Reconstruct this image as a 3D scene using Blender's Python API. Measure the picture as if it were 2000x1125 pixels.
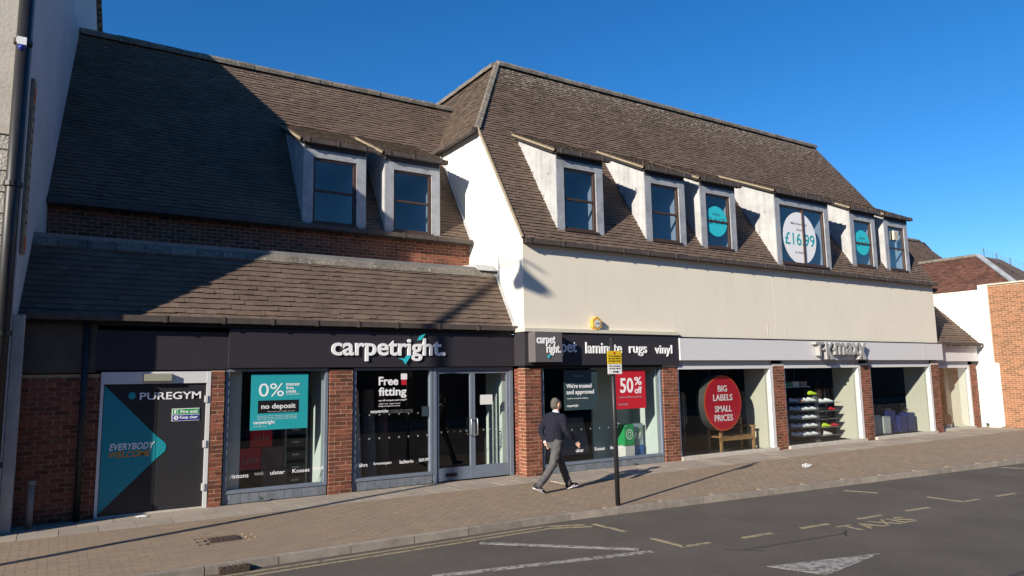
import bpy, bmesh, math, random
from mathutils import Vector, Matrix
random.seed(7)
R = math.radians
S = bpy.context.scene
for o in list(bpy.data.objects): bpy.data.objects.remove(o)

# ------------------------------------------------------------------ camera
cam_d = bpy.data.cameras.new('camera'); cam = bpy.data.objects.new('camera', cam_d)
S.collection.objects.link(cam); S.camera = cam
YAW, PIT, ROL, FPX = R(32.68), R(7.16), R(-0.91), 1380.0
fw = Vector((math.sin(YAW)*math.cos(PIT), math.cos(YAW)*math.cos(PIT), math.sin(PIT)))
rt = Vector((math.cos(YAW), -math.sin(YAW), 0)); up = rt.cross(fw)
r2 = rt*math.cos(ROL)+up*math.sin(ROL); u2 = -rt*math.sin(ROL)+up*math.cos(ROL)
m = Matrix((r2, u2, -fw)).transposed().to_4x4(); m.translation = Vector((-8.64, -13.0, 2.15))
cam.matrix_world = m
cam_d.sensor_width = 36; cam_d.lens = 36*FPX/2000; cam_d.clip_end = 3000

# ------------------------------------------------------------------ light
SUN_EL = R(22.2); TV = Vector((0.943, 0.334, 0)).normalized()
sd = Vector((TV.x*math.cos(SUN_EL), TV.y*math.cos(SUN_EL), -math.sin(SUN_EL)))   # direction light travels
w = bpy.data.worlds.new('World'); S.world = w; w.use_nodes = True
nt = w.node_tree; sky = nt.nodes.new('ShaderNodeTexSky'); sky.sky_type = 'NISHITA'; sky.sun_disc = False
sky.sun_elevation = SUN_EL; sky.sun_rotation = math.atan2(-TV.x, -TV.y)
sky.altitude = 0; sky.air_density = 1.0; sky.dust_density = 0.0; sky.ozone_density = 6.0
hs_ = nt.nodes.new('ShaderNodeHueSaturation'); hs_.inputs['Saturation'].default_value = 1.2; hs_.inputs['Hue'].default_value = 0.503; nt.links.new(sky.outputs[0], hs_.inputs['Color'])
bg = nt.nodes['Background']; nt.links.new(hs_.outputs[0], bg.inputs[0]); bg.inputs[1].default_value = 0.09
sl = bpy.data.lights.new('sun', 'SUN'); sl.energy = 5.0; sl.angle = R(0.53); sl.color = (1.0, 0.91, 0.77)
sun = bpy.data.objects.new('sun', sl); S.collection.objects.link(sun)
sun.rotation_euler = sd.to_track_quat('-Z', 'Y').to_euler(); sun.location = (-30, -15, 30)
S.view_settings.view_transform = 'Standard'; S.view_settings.look = 'None'
S.view_settings.exposure = 0.76; S.view_settings.gamma = 1.0; S.view_settings.use_curve_mapping = False
S.render.engine = 'CYCLES'

# ------------------------------------------------------------------ materials
MATS = {}
def mat(name, col, rough=0.7, metal=0.0, var=0.0, scale=3.0, col2=None, bump=0.0, bscale=40.0, spec=0.35, piece=0.0, lichen=None, lz=None, streak=None, emit=0):
    """principled with noise colour variation, per piece variation and fine bump"""
    if name in MATS: return MATS[name]
    M = bpy.data.materials.new(name); M.use_nodes = True; N = M.node_tree.nodes; L = M.node_tree.links
    b = N['Principled BSDF']; b.inputs['Roughness'].default_value = rough; b.inputs['Metallic'].default_value = metal
    b.inputs['Specular IOR Level'].default_value = spec
    c4 = (*col, 1)
    tc = N.new('ShaderNodeTexCoord'); geo = N.new('ShaderNodeNewGeometry')
    src = None
    def mix(a, bcol, fac, mode='MIX'):
        x = N.new('ShaderNodeMix'); x.data_type = 'RGBA'; x.blend_type = mode; x.clamp_factor = True
        for sock, val in ((x.inputs[6], a), (x.inputs[7], bcol), (x.inputs[0], fac)):
            if hasattr(val, 'is_linked'): L.new(val, sock)
            else: sock.default_value = val
        return x.outputs[2]
    cur = c4
    if var or col2:
        n = N.new('ShaderNodeTexNoise'); n.inputs['Scale'].default_value = scale; n.inputs['Detail'].default_value = 6; n.inputs['Roughness'].default_value = 0.65
        L.new(geo.outputs['Position'], n.inputs['Vector'])
        rmp = N.new('ShaderNodeValToRGB'); rmp.color_ramp.elements[0].position = 0.33; rmp.color_ramp.elements[1].position = 0.68
        L.new(n.outputs['Fac'], rmp.inputs[0])
        c2 = (*col2, 1) if col2 else tuple(x*(1-var) for x in col)+(1,)
        cur = mix(c4, c2, rmp.outputs[0])
    if piece:
        at = N.new('ShaderNodeAttribute'); at.attribute_name = 'rnd'
        oi = N.new('ShaderNodeObjectInfo')
        ad = N.new('ShaderNodeMath'); ad.operation = 'ADD'; L.new(at.outputs['Fac'], ad.inputs[0]); L.new(oi.outputs['Random'], ad.inputs[1])
        fr = N.new('ShaderNodeMath'); fr.operation = 'FRACT'; L.new(ad.outputs[0], fr.inputs[0])
        rp = N.new('ShaderNodeValToRGB'); e = rp.color_ramp.elements
        e[0].color = (1-piece, 1-piece, 1-piece, 1); e[1].color = (1+piece*0.7, 1+piece*0.55, 1+piece*0.5, 1)
        L.new(fr.outputs[0], rp.inputs[0])
        cur = mix(cur, rp.outputs[0], 1.0, 'MULTIPLY')
    if lichen:
        n2 = N.new('ShaderNodeTexNoise'); n2.inputs['Scale'].default_value = lichen[1]; n2.inputs['Detail'].default_value = 8; n2.inputs['Roughness'].default_value = 0.75
        L.new(geo.outputs['Position'], n2.inputs['Vector'])
        r3 = N.new('ShaderNodeValToRGB'); r3.color_ramp.elements[0].position = lichen[2]; r3.color_ramp.elements[1].position = lichen[2]+0.06
        lf = n2.outputs['Fac']
        if lz:                       # lichen grows thicker towards the ridge
            sx_ = N.new('ShaderNodeSeparateXYZ'); L.new(geo.outputs['Position'], sx_.inputs[0]); mr_ = N.new('ShaderNodeMapRange')
            mr_.inputs[1].default_value = lz[0]; mr_.inputs[2].default_value = lz[1]; mr_.inputs[4].default_value = lz[2]; L.new(sx_.outputs[2], mr_.inputs[0])
            ad_ = N.new('ShaderNodeMath'); L.new(lf, ad_.inputs[0]); L.new(mr_.outputs[0], ad_.inputs[1]); lf = ad_.outputs[0]
        L.new(lf, r3.inputs[0])
        cur = mix(cur, (*lichen[0], 1), r3.outputs[0])
    if streak:                       # rain streaks: noise drawn out along the height
        mp = N.new('ShaderNodeVectorMath'); mp.operation = 'MULTIPLY'; mp.inputs[1].default_value = (5.0, 5.0, 0.35); L.new(geo.outputs['Position'], mp.inputs[0])
        ns = N.new('ShaderNodeTexNoise'); ns.inputs['Scale'].default_value = 1.6; ns.inputs['Detail'].default_value = 7; L.new(mp.outputs[0], ns.inputs['Vector'])
        rs_ = N.new('ShaderNodeValToRGB'); rs_.color_ramp.elements[0].position = 0.48; rs_.color_ramp.elements[1].position = 0.75; rs_.color_ramp.elements[1].color = (streak[1],)*3+(1,); L.new(ns.outputs['Fac'], rs_.inputs[0])
        cur = mix(cur, (*streak[0], 1), rs_.outputs[0])
    if hasattr(cur, 'is_linked'): L.new(cur, b.inputs['Base Color'])
    else: b.inputs['Base Color'].default_value = cur
    if bump:
        bn = N.new('ShaderNodeTexNoise'); bn.inputs['Scale'].default_value = bscale; bn.inputs['Detail'].default_value = 5
        L.new(geo.outputs['Position'], bn.inputs['Vector'])
        bp = N.new('ShaderNodeBump'); bp.inputs['Strength'].default_value = bump; bp.inputs['Distance'].default_value = 0.02
        L.new(bn.outputs['Fac'], bp.inputs['Height']); L.new(bp.outputs[0], b.inputs['Normal'])
    if emit: b.inputs['Emission Strength'].default_value = emit; b.inputs['Emission Color'].default_value = c4
    MATS[name] = M; return M
def glass(name, tint, gain):
    M = bpy.data.materials.new(name); M.use_nodes = True; N = M.node_tree.nodes; L = M.node_tree.links
    N.remove(N['Principled BSDF']); t = N.new('ShaderNodeBsdfTransparent'); t.inputs[0].default_value = (*tint, 1)
    g = N.new('ShaderNodeBsdfGlossy'); g.inputs['Roughness'].default_value = 0.01; g.inputs[0].default_value = (1, 1, 1, 1)
    ge = N.new('ShaderNodeNewGeometry'); dt_ = N.new('ShaderNodeVectorMath'); dt_.operation = 'DOT_PRODUCT'
    L.new(ge.outputs['Incoming'], dt_.inputs[0]); L.new(ge.outputs['Normal'], dt_.inputs[1])
    def mth(op, x, y=None):        # Schlick reflectance, the same from both sides of the sheet
        q = N.new('ShaderNodeMath'); q.operation = op
        for i, v in enumerate((x, y)):
            if v is None: continue
            if hasattr(v, 'is_linked'): L.new(v, q.inputs[i])
            else: q.inputs[i].default_value = v
        return q.outputs[0]
    fz = mth('POWER', mth('SUBTRACT', 1.0, mth('ABSOLUTE', dt_.outputs['Value'])), 5.0)
    k = mth('MINIMUM', mth('MULTIPLY', mth('ADD', mth('MULTIPLY', fz, .96), .04), gain), 1.0)
    mx = N.new('ShaderNodeMixShader'); L.new(k, mx.inputs[0]); L.new(t.outputs[0], mx.inputs[1]); L.new(g.outputs[0], mx.inputs[2])
    L.new(mx.outputs[0], N['Material Output'].inputs[0]); MATS[name] = M; return M

mat('roof_tile', (0.150, 0.105, 0.078), 0.85, var=0.3, scale=1.3, piece=0.16, bump=0.25, bscale=60, lichen=((0.36, 0.33, 0.27), 11.0, 0.69), lz=(8.2, 11.2, .19))
mat('roof_tile_old', (0.17, 0.125, 0.092), 0.9, var=0.4, scale=2.0, piece=0.2, bump=0.3, bscale=60, lichen=((0.30, 0.28, 0.22), 16.0, 0.62))
mat('ridge', (0.20, 0.178, 0.15), 0.9, var=0.4, scale=5, piece=0.25, bump=0.4, bscale=50, lichen=((0.38, 0.35, 0.28), 16, 0.56))
mat('red_tile', (0.15, 0.072, 0.052), 0.85, var=0.45, scale=1.6, piece=0.35, bump=0.3, lichen=((0.30, 0.24, 0.18), 10, 0.66))
mat('underlay', (0.03, 0.025, 0.022), 0.9)
mat('brick', (0.23, 0.072, 0.042), 0.85, col2=(0.15, 0.06, 0.042), scale=2.2, piece=0.45, bump=0.4, bscale=70)
mat('brick_orange', (0.29, 0.135, 0.072), 0.85, col2=(0.22, 0.105, 0.06), scale=1.5, piece=0.35, bump=0.35, bscale=60)
mat('mortar', (0.47, 0.33, 0.21), 0.95, var=0.3, scale=8, bump=0.3)
mat('render_white', (0.76, 0.745, 0.70), 0.8, var=0.06, scale=1.0, bump=0.08, bscale=30, streak=((0.5, 0.47, 0.42), .2))
mat('render_beige', (0.79, 0.73, 0.605), 0.8, var=0.07, scale=0.6, bump=0.10, bscale=14, streak=((0.45, 0.41, 0.34), .09))
mat('render_cream', (0.58, 0.53, 0.45), 0.85, var=0.2, scale=1.4, bump=0.25, bscale=20)
mat('roughcast', (0.56, 0.52, 0.46), 0.95, var=0.3, scale=6, bump=1.0, bscale=28)
mat('side_render', (0.50, 0.48, 0.50), 0.9, var=0.15, scale=1.5, bump=0.1)
mat('cream', (0.62, 0.58, 0.47), 0.7, var=0.12, scale=4)
mat('dark_render', (0.11, 0.095, 0.08), 0.95, var=0.3, scale=5, bump=0.8, bscale=30)
mat('tan', (0.34, 0.28, 0.19), 0.9, var=0.4, scale=12, bump=0.3)
mat('peeling', (0.50, 0.48, 0.44), 0.9, var=0.3, scale=3, bump=0.3, lichen=((0.12, 0.09, 0.07), 3.5, 0.60))
mat('stone', (0.52, 0.48, 0.42), 0.8, var=0.2, scale=6, bump=0.15)
mat('lead', (0.42, 0.43, 0.45), 0.55, metal=0.15, var=0.35, scale=3.5, bump=0.15, bscale=12)
mat('lead_white', (0.47, 0.47, 0.47), 0.6, var=0.3, scale=2.2, bump=0.2, bscale=9, streak=((0.22, 0.22, 0.22), .45))
mat('lead_flat', (0.25, 0.24, 0.23), 0.7, var=0.3, scale=3, bump=0.2)
mat('gutter', (0.095, 0.075, 0.065), 0.6, var=0.4, scale=5)
mat('navy_board', (0.035, 0.038, 0.05), 0.6)
mat('brown_frame', (0.07, 0.042, 0.032), 0.5, var=0.2, scale=6)
mat('blue_frame', (0.17, 0.205, 0.26), 0.5, var=0.15, scale=5)
mat('blue_tile', (0.20, 0.225, 0.26), 0.5, var=0.3, scale=7, piece=0.15)
mat('white_frame', (0.62, 0.62, 0.62), 0.45)
mat('fascia_dark', (0.036, 0.032, 0.040), 0.42, var=0.1, scale=1.2)
mat('fascia_grey', (0.65, 0.64, 0.65), 0.4, var=0.03, scale=1.0)
mat('panel_grey', (0.42, 0.44, 0.5), 0.6)
mat('black', (0.012, 0.012, 0.014), 0.4)
mat('black_paint', (0.022, 0.022, 0.025), 0.45, var=0.3, scale=8)
mat('door_black', (0.03, 0.03, 0.034), 0.35, var=0.1)
mat('teal', (0.02, 0.33, 0.37), 0.45); mat('teal_door', (0.015, 0.26, 0.31), 0.4); mat('cyan', (0.03, 0.50, 0.58), 0.5)
mat('letter_white', (0.82, 0.82, 0.83), 0.4); mat('letter_dim', (0.28, 0.29, 0.29), 0.5)
mat('orange', (0.60, 0.27, 0.03), 0.5); mat('steel', (0.55, 0.55, 0.55), 0.3, metal=0.9); mat('letter_metal', (0.33, 0.325, 0.32), 0.4)
mat('red', (0.50, 0.015, 0.03), 0.5); mat('red_rim', (0.60, 0.09, 0.02), 0.5); mat('green', (0.02, 0.30, 0.09), 0.5); mat('sign_blue', (0.02, 0.03, 0.28), 0.5)
mat('yellow', (0.72, 0.50, 0.02), 0.5); mat('alarm_yellow', (0.60, 0.34, 0.06), 0.45); mat('sign_white', (0.8, 0.8, 0.8), 0.5)
mat('asphalt', (0.105, 0.088, 0.076), 0.92, var=0.30, scale=0.7, bump=0.6, bscale=120, lichen=((0.20, 0.175, 0.15), 45, 0.58))
mat('ground', (0.07, 0.065, 0.06), 0.95, var=0.2, scale=0.3)
mat('paver', (0.255, 0.188, 0.132), 0.9, col2=(0.225, 0.173, 0.122), scale=0.9, piece=0.07, bump=0.35, bscale=80, lichen=((0.14, 0.11, 0.09), 3.0, 0.64))
mat('slab', (0.34, 0.29, 0.235), 0.9, var=0.22, scale=1.5, piece=0.12, bump=0.25, bscale=60)
mat('kerb', (0.31, 0.275, 0.235), 0.9, var=0.35, scale=5, piece=0.15, bump=0.4, bscale=60)
mat('joint', (0.18, 0.14, 0.10), 0.95)
mat('paint_white', (0.34, 0.325, 0.30), 0.8, var=0.3, scale=25, lichen=((0.105, 0.09, 0.078), 13, 0.50))
mat('paint_yellow', (0.33, 0.275, 0.165), 0.8, var=0.3, scale=25, lichen=((0.105, 0.09, 0.078), 16, 0.53))
mat('iron', (0.075, 0.052, 0.04), 0.8, var=0.4, scale=30, bump=0.5)
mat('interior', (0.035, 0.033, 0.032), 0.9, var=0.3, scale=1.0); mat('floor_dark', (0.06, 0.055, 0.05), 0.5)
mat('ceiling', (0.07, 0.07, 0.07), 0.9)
mat('cream_panel', (0.52, 0.50, 0.42), 0.8, var=0.06); mat('pale_panel', (0.50, 0.56, 0.54), 0.7); mat('pale_room', (0.34, 0.38, 0.42), 0.8)
mat('wood', (0.36, 0.20, 0.085), 0.5, var=0.35, scale=9); mat('brown_wood', (0.10, 0.05, 0.03), 0.6, var=0.3)
mat('picture_brown', (0.16, 0.09, 0.08), 0.6, col2=(0.06, 0.04, 0.04), scale=5); mat('shelf_grey', (0.16, 0.16, 0.165), 0.6); mat('card', (0.6, 0.6, 0.58), 0.7)
mat('case_blue', (0.012, 0.025, 0.12), 0.4); mat('case_grey', (0.33, 0.36, 0.36), 0.4); mat('case_taupe', (0.25, 0.21, 0.20), 0.5)
mat('lime', (0.45, 0.60, 0.03), 0.5); mat('pink', (0.62, 0.34, 0.28), 0.5); mat('shoe_white', (0.72, 0.74, 0.76), 0.5)
mat('skin', (0.52, 0.30, 0.22), 0.5); mat('navy', (0.008, 0.009, 0.020), 0.9, bump=0.3, bscale=120); mat('jeans', (0.095, 0.092, 0.096), 0.9, var=0.3, scale=9, bump=0.25, bscale=90)
mat('hair', (0.13, 0.112, 0.098), 0.8, var=0.5, scale=40, bump=0.6, bscale=90); mat('shirt', (0.75, 0.75, 0.77), 0.8); mat('shoe_black', (0.015, 0.015, 0.017), 0.6)
mat('leaf', (0.06, 0.13, 0.03), 0.7, var=0.3, scale=30); mat('plastic_bag', (0.40, 0.40, 0.42), 0.3, spec=0.5); mat('paper', (0.72, 0.72, 0.70), 0.8)
mat('meadow', (0.12, 0.2, 0.08), 0.8, col2=(0.3, 0.4, 0.5), scale=3); mat('blue_card', (0.03, 0.12, 0.35), 0.6); mat('poster_dark', (0.035, 0.06, 0.07), 0.4)
mat('opposite_brick', (0.16, 0.10, 0.08), 0.9, var=0.2)
mat('net', (0.18, 0.2, 0.22), 0.6); mat('lamp_glass', (0.3, 0.3, 0.24), 0.4)
glass('pane', (0.93, 0.97, 0.96), 1.7); glass('dormer_pane', (0.75, 0.82, 0.88), 2.4)

# ------------------------------------------------------------------ mesh helpers
class MB:
    def __init__(s): s.v = []; s.f = []; s.r = []; s.cur = 0.0; s.mi = []; s.m = 0
    def add(s, vs, fs):
        b = len(s.v); s.v += [tuple(v) for v in vs]; s.r += [s.cur]*len(vs)
        for f in fs: s.f.append(tuple(i+b for i in f)); s.mi.append(s.m)
    def box(s, x0, x1, y0, y1, z0, z1):
        s.add([(x0,y0,z0),(x1,y0,z0),(x1,y1,z0),(x0,y1,z0),(x0,y0,z1),(x1,y0,z1),(x1,y1,z1),(x0,y1,z1)],
              [(0,3,2,1),(4,5,6,7),(0,1,5,4),(1,2,6,5),(2,3,7,6),(3,0,4,7)]); return s
    def prism(s, poly, axis, a, b):
        """poly: 2D points; axis 'x' -> (y,z) polygon extruded from x=a to b; 'y' -> (x,z); 'z' -> (x,y)"""
        def P(p, t): return {'x': (t, p[0], p[1]), 'y': (p[0], t, p[1]), 'z': (p[0], p[1], t)}[axis]
        n = len(poly); vs = [P(p, a) for p in poly]+[P(p, b) for p in poly]
        s.add(vs, [tuple(range(n)), tuple(reversed(range(n, 2*n)))]+[(i, i+n, (i+1) % n+n, (i+1) % n) for i in range(n)]); return s
    def quad(s, *p): s.add(p, [tuple(range(len(p)))]); return s
    def bar(s, p, q, wd, hg=None):
        p = Vector(p); q = Vector(q); hg = hg or wd; d = (q-p).normalized()
        a = d.cross(Vector((0,0,1))); a = Vector((1,0,0)) if a.length < 1e-3 else a.normalized(); b = a.cross(d)
        vs = []
        for c in (p, q):
            for i, j in ((-1,-1),(1,-1),(1,1),(-1,1)): vs.append(c+a*(i*wd/2)+b*(j*hg/2))
        s.add(vs, [(0,1,2,3),(7,6,5,4),(0,4,5,1),(1,5,6,2),(2,6,7,3),(3,7,4,0)]); return s
    def loft(s, rings, n=14, caps=True):
        """rings: (centre, axis_a vector, axis_b vector)"""
        b = len(s.v)
        for c, A, B in rings:
            c = Vector(c); A = Vector(A); B = Vector(B)
            for i in range(n):
                t = 2*math.pi*i/n; s.v.append(tuple(c+A*math.cos(t)+B*math.sin(t))); s.r.append(s.cur)
        for k in range(len(rings)-1):
            for i in range(n):
                s.f.append((b+k*n+i, b+k*n+(i+1) % n, b+(k+1)*n+(i+1) % n, b+(k+1)*n+i)); s.mi.append(s.m)
        if caps:
            s.f.append(tuple(b+i for i in reversed(range(n)))); s.mi.append(s.m)
            e = b+(len(rings)-1)*n; s.f.append(tuple(e+i for i in range(n))); s.mi.append(s.m)
        return s
    def tube(s, pts, rad, n=10):
        pts = [Vector(p) for p in pts]; rings = []; ref = None
        for i, p in enumerate(pts):
            d = (pts[min(i+1, len(pts)-1)]-pts[max(i-1, 0)]).normalized()
            if ref is None: ref = d.orthogonal().normalized()
            A = (ref-d*ref.dot(d)).normalized(); ref = A; B = d.cross(A)
            r = rad[i] if isinstance(rad, (list, tuple)) else rad
            rr = r if isinstance(r, (list, tuple)) else (r, r)
            rings.append((p, A*rr[0], B*rr[1]))
        return s.loft(rings, n)
    def disc(s, c, rx, rz, y, n=40):
        s.add([(c[0]+rx*math.cos(2*math.pi*i/n), y, c[1]+rz*math.sin(2*math.pi*i/n)) for i in range(n)], [tuple(range(n))]); return s
    def mesh(s, name):
        me = bpy.data.meshes.new(name); me.from_pydata(s.v, [], s.f)
        at = me.attributes.new('rnd', 'FLOAT', 'POINT'); at.data.foreach_set('value', s.r)
        return me
    def build(s, name, mats, parent=None, smooth=False, **kw):
        me = s.mesh(name)
        for mm in (mats if isinstance(mats, (list, tuple)) else [mats]): me.materials.append(MATS[mm])
        if any(s.mi): me.polygons.foreach_set('material_index', s.mi)
        bm = bmesh.new(); bm.from_mesh(me); bmesh.ops.recalc_face_normals(bm, faces=bm.faces); bm.to_mesh(me); bm.free()
        if smooth: me.polygons.foreach_set('use_smooth', [True]*len(me.polygons))
        return link(name, me, parent, **kw)
def link(name, me, parent=None, label=None, cat=None, group=None, kind=None):
    o = bpy.data.objects.new(name, me); S.collection.objects.link(o); o.parent = parent
    if label: o['label'] = label
    if cat: o['category'] = cat
    if group: o['group'] = group
    if kind: o['kind'] = kind
    return o
def box(name, mt, parent, *a, **kw):
    if name == 'pane':             # a pane is one thin sheet
        x0, x1, y0, y1, z0, z1 = a; return MB().quad((x0,y0,z0),(x1,y0,z0),(x1,y0,z1),(x0,y0,z1)).build(name, mt, parent, **kw)
    return MB().box(*a).build(name, mt, parent, **kw)
def root(name, label, cat, loc=(0,0,0), group=None):
    return link(name, None, None, label, cat, group)
UNIT = {}
def unit(name, mt):
    if (name, mt) not in UNIT:
        me = MB().box(-.5,.5,-.5,.5,-.5,.5).mesh(name); me.materials.append(MATS[mt]); UNIT[(name, mt)] = me
    return UNIT[(name, mt)]
def piece(name, mt, parent, x0, x1, y0, y1, z0, z1, rz=0):
    o = bpy.data.objects.new(name, unit(name, mt)); S.collection.objects.link(o); o.parent = parent
    o.location = ((x0+x1)/2, (y0+y1)/2, (z0+z1)/2); o.scale = (x1-x0, y1-y0, z1-z0); o.rotation_euler = (0, 0, rz); return o
# ------------------------------------------------------------------ text
_tc = {}
def text_mesh(t, bold, shear=0, depth=0.0):
    k = (t, bold, shear, depth)
    if k not in _tc:
        cu = bpy.data.curves.new('t', 'FONT'); cu.body = t; cu.size = 1; cu.offset = bold; cu.shear = shear; cu.extrude = depth; cu.resolution_u = 4
        ob = bpy.data.objects.new('t', cu); me = bpy.data.meshes.new_from_object(ob)
        _tc[k] = ([tuple(v.co) for v in me.vertices], [tuple(p.vertices) for p in me.polygons])
        bpy.data.objects.remove(ob); bpy.data.curves.remove(cu); bpy.data.meshes.remove(me)
    return _tc[k]
def text(name, t, mt, parent, x0, x1, z0, z1, y, depth=0.006, bold=0.0, shear=0, flat=False, **kw):
    """lettering filling the box x0..x1 by z0..z1 at depth y, reading from -Y (or lying on the ground when flat)"""
    vs, fs = text_mesh(t, bold, shear, 0.5)
    mx = [min(v[i] for v in vs) for i in range(3)]; Mx = [max(v[i] for v in vs) for i in range(3)]
    sx = (x1-x0)/(Mx[0]-mx[0]); sy = (z1-z0)/(Mx[1]-mx[1])
    mb = MB()
    if flat: mb.add([(x0+(v[0]-mx[0])*sx, z0+(v[1]-mx[1])*sy, y+(v[2]+.5)*depth) for v in vs], fs)
    else: mb.add([(x0+(v[0]-mx[0])*sx, y-(v[2]+.5)*depth, z0+(v[1]-mx[1])*sy) for v in vs], fs)
    return mb.build(name, mt, parent, **kw)
def letters(t, mt, parent, x0, x1, z0, z1, y, depth, bold=0.0, name='letter'):
    """one mesh for each letter, laid out as the whole word would be"""
    def ext(s):
        vs, _ = text_mesh(s, bold, 0, 0.5); return min(v[0] for v in vs), max(v[0] for v in vs), min(v[1] for v in vs), max(v[1] for v in vs)
    a0, a1, b0, b1 = ext(t); sx = (x1-x0)/(a1-a0); sy = (z1-z0)/(b1-b0)
    for i, ch in enumerate(t):
        if ch == ' ': continue
        c0, c1, d0, d1 = ext(ch); e1 = ext(t[:i+1])[1]
        X1 = x0+(e1-a0)*sx; X0 = X1-(c1-c0)*sx
        text(name, ch, mt, parent, X0, X1, z0+(d0-b0)*sy, z0+(d1-b0)*sy, y, depth, bold)

# ------------------------------------------------------------------ bricks and tiles
COURSE = 0.075
def brick_list(a0, a1, z0, z1, shift=0):
    out = []; n = int((z1-z0)/COURSE+1e-6)
    for k in range(n):
        z = z0+k*COURSE; x = a0-(0.1125 if (k+shift) % 2 else 0.0)
        while x < a1-0.02:
            l, r = max(x, a0), min(x+0.215, a1)
            if r-l > 0.03: out.append((l, r, z+0.0065, z+COURSE-0.0065))
            x += 0.225
    return out
def tile_field(P0, U, V, Nn, umin, umax, vmax, wdt, gauge, skip=None, v0=0.0, jit=0.007):
    """tile quads (as vertex lists); P0 origin, U along the eave, V up the slope, Nn outward"""
    out = []; k = 0; v = v0
    P0, U, V, Nn = Vector(P0), Vector(U), Vector(V), Vector(Nn)
    while v < vmax-0.02:
        a, b = umin(v+gauge/2), umax(v+gauge/2); u = a-(wdt/2 if k % 2 else 0)-random.random()*0.01
        while u < b:
            l, r = max(u, a), min(u+wdt-0.0022, b)
            if r-l > 0.03 and not (skip and skip((l+r)/2, v+gauge/2)):
                h = 0.030+random.uniform(-jit, jit); h2 = h+random.uniform(-.003, .003); dv = random.uniform(-.011, .011)-(.03 if random.random() < .004 else 0); top = min(v+gauge*1.25, vmax+.02)
                c = [P0+U*l+V*(v+dv)+Nn*h, P0+U*r+V*(v+dv)+Nn*h2, P0+U*r+V*top+Nn*0.006, P0+U*l+V*top+Nn*0.006,
                     P0+U*l+V*(v+dv)+Nn*(h-.028), P0+U*r+V*(v+dv)+Nn*(h2-.028)]
                out.append(c)
            u += wdt
        v += gauge; k += 1
    return out
TF = [(0,1,2,3), (4,5,1,0), (0,3,4), (1,5,2)]
def tiles_build(tl, mt, parent, singles=None, name='roof_tile'):
    """joined tiles, and the ones picked by singles as pieces of their own"""
    mb = MB(); n = 0
    for c in tl:
        mb.cur = random.random()
        if singles and n < 300 and singles(c[0]):
            o = Vector(c[0]); q = MB(); q.cur = random.random(); q.add([Vector(x)-o for x in c], TF)
            me = q.mesh('roof_tile'); me.materials.append(MATS[mt]); ob = link('roof_tile', me, parent); ob.location = o; n += 1
        else: mb.add(c, TF)
    return mb.build(name, mt, parent, kind='stuff')

# ================================================================== ground
g = MB().quad((-400,-400,-.14),(400,-400,-.14),(400,400,-.14),(-400,400,-.14)).build('ground', 'ground', kind='structure')
road = MB().quad((-120,-16,-.10),(120,-16,-.10),(120,-3.5,-.10),(-120,-3.5,-.10)).build('road', 'asphalt', kind='structure')
def kerb_y(x): return -3.80 if x < -2.1 else -3.80-(x+2.1)*0.091
pts = [(-60,-3.80),(-2.1,-3.80),(11,kerb_y(11)),(40,kerb_y(40))]
pv = MB().prism([(p[0], p[1]+.13) for p in pts]+[(40,9),(-60,9)], 'z', -.13, -.022).build('pavement', 'joint', kind='structure')
far = MB().quad((-120,-22,-.095),(120,-22,-.095),(120,-16,-.095),(-120,-16,-.095)).build('far_pavement', 'slab', kind='structure')
# kerb stones
x = -14.0
while x < 38:
    L_ = random.uniform(.84, .94); y0 = kerb_y(x); y1 = kerb_y(x+L_)
    q = MB(); q.cur = random.random()
    q.prism([(x+.006,y0+.012),(x+L_-.006,y1+.012),(x+L_-.006,y1+.125),(x+.006,y0+.125)], 'z', -.11, 0.0+random.uniform(-.004,.003)); 
    b = len(q.v)
    q.build('kerb_stone', 'kerb', pv); x += L_
# slabs along the shops
def slab_row(y0, y1, xa, xb, off):
    x = xa+off
    while x < xb:
        piece('paving_slab', 'slab', pv, x+.004, min(x+.5, xb)-.004, y0+.004, y1-.004, -.05, random.uniform(-.004,.002)); x += .5
slab_row(-.72, -.15, -13, 21, 0); slab_row(-.15, .44, -13, 21, .23); slab_row(-1.30, -.72, 0, 20.9, .1); slab_row(.44, .7, -9.3, -8.0, 0)
# pavers: single pieces nearest, the rest as one mesh
mb = MB(); cnt = 0; row = 0; y = -.728
GR = (-6.78, -6.38, -2.42, -2.18)
while y > -6.6:
    x = -12.5+(0.105 if row % 2 else 0)
    while x < 30:
        yb = y-.105
        ok = yb > max(kerb_y(x), kerb_y(x+.21))+.13 and not (x > 0-.2 and yb > -1.40+.0 and x < 20.9 and y > -1.299) and not (GR[0]-.2 < x < GR[1] and GR[2]-.1 < y < GR[3]+.1)
        if x > 20.7 and y > -9: ok = False
        if ok:
            zt = random.uniform(-.0016, .001)
            if cnt < 300 and -8.6 < x < -4.2 and y < -1.6:
                piece('paver', 'paver', pv, x+.0025, x+.2075, yb+.0025, y-.0025, -.04, zt); cnt += 1
            else:
                mb.cur = random.random(); a, b_, c, d = x+.0025, x+.2075, yb+.0025, y-.0025
                mb.add([(a,c,zt),(b_,c,zt),(b_,d,zt),(a,d,zt),(a-.003,c-.003,-.02),(b_+.003,c-.003,-.02),(b_+.003,d+.003,-.02),(a-.003,d+.003,-.02)], [(0,1,2,3),(4,5,1,0),(5,6,2,1),(6,7,3,2),(7,4,0,3)])
        x += .21
    y -= .105; row += 1
mb.build('paver', 'paver', pv, kind='stuff')
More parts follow.
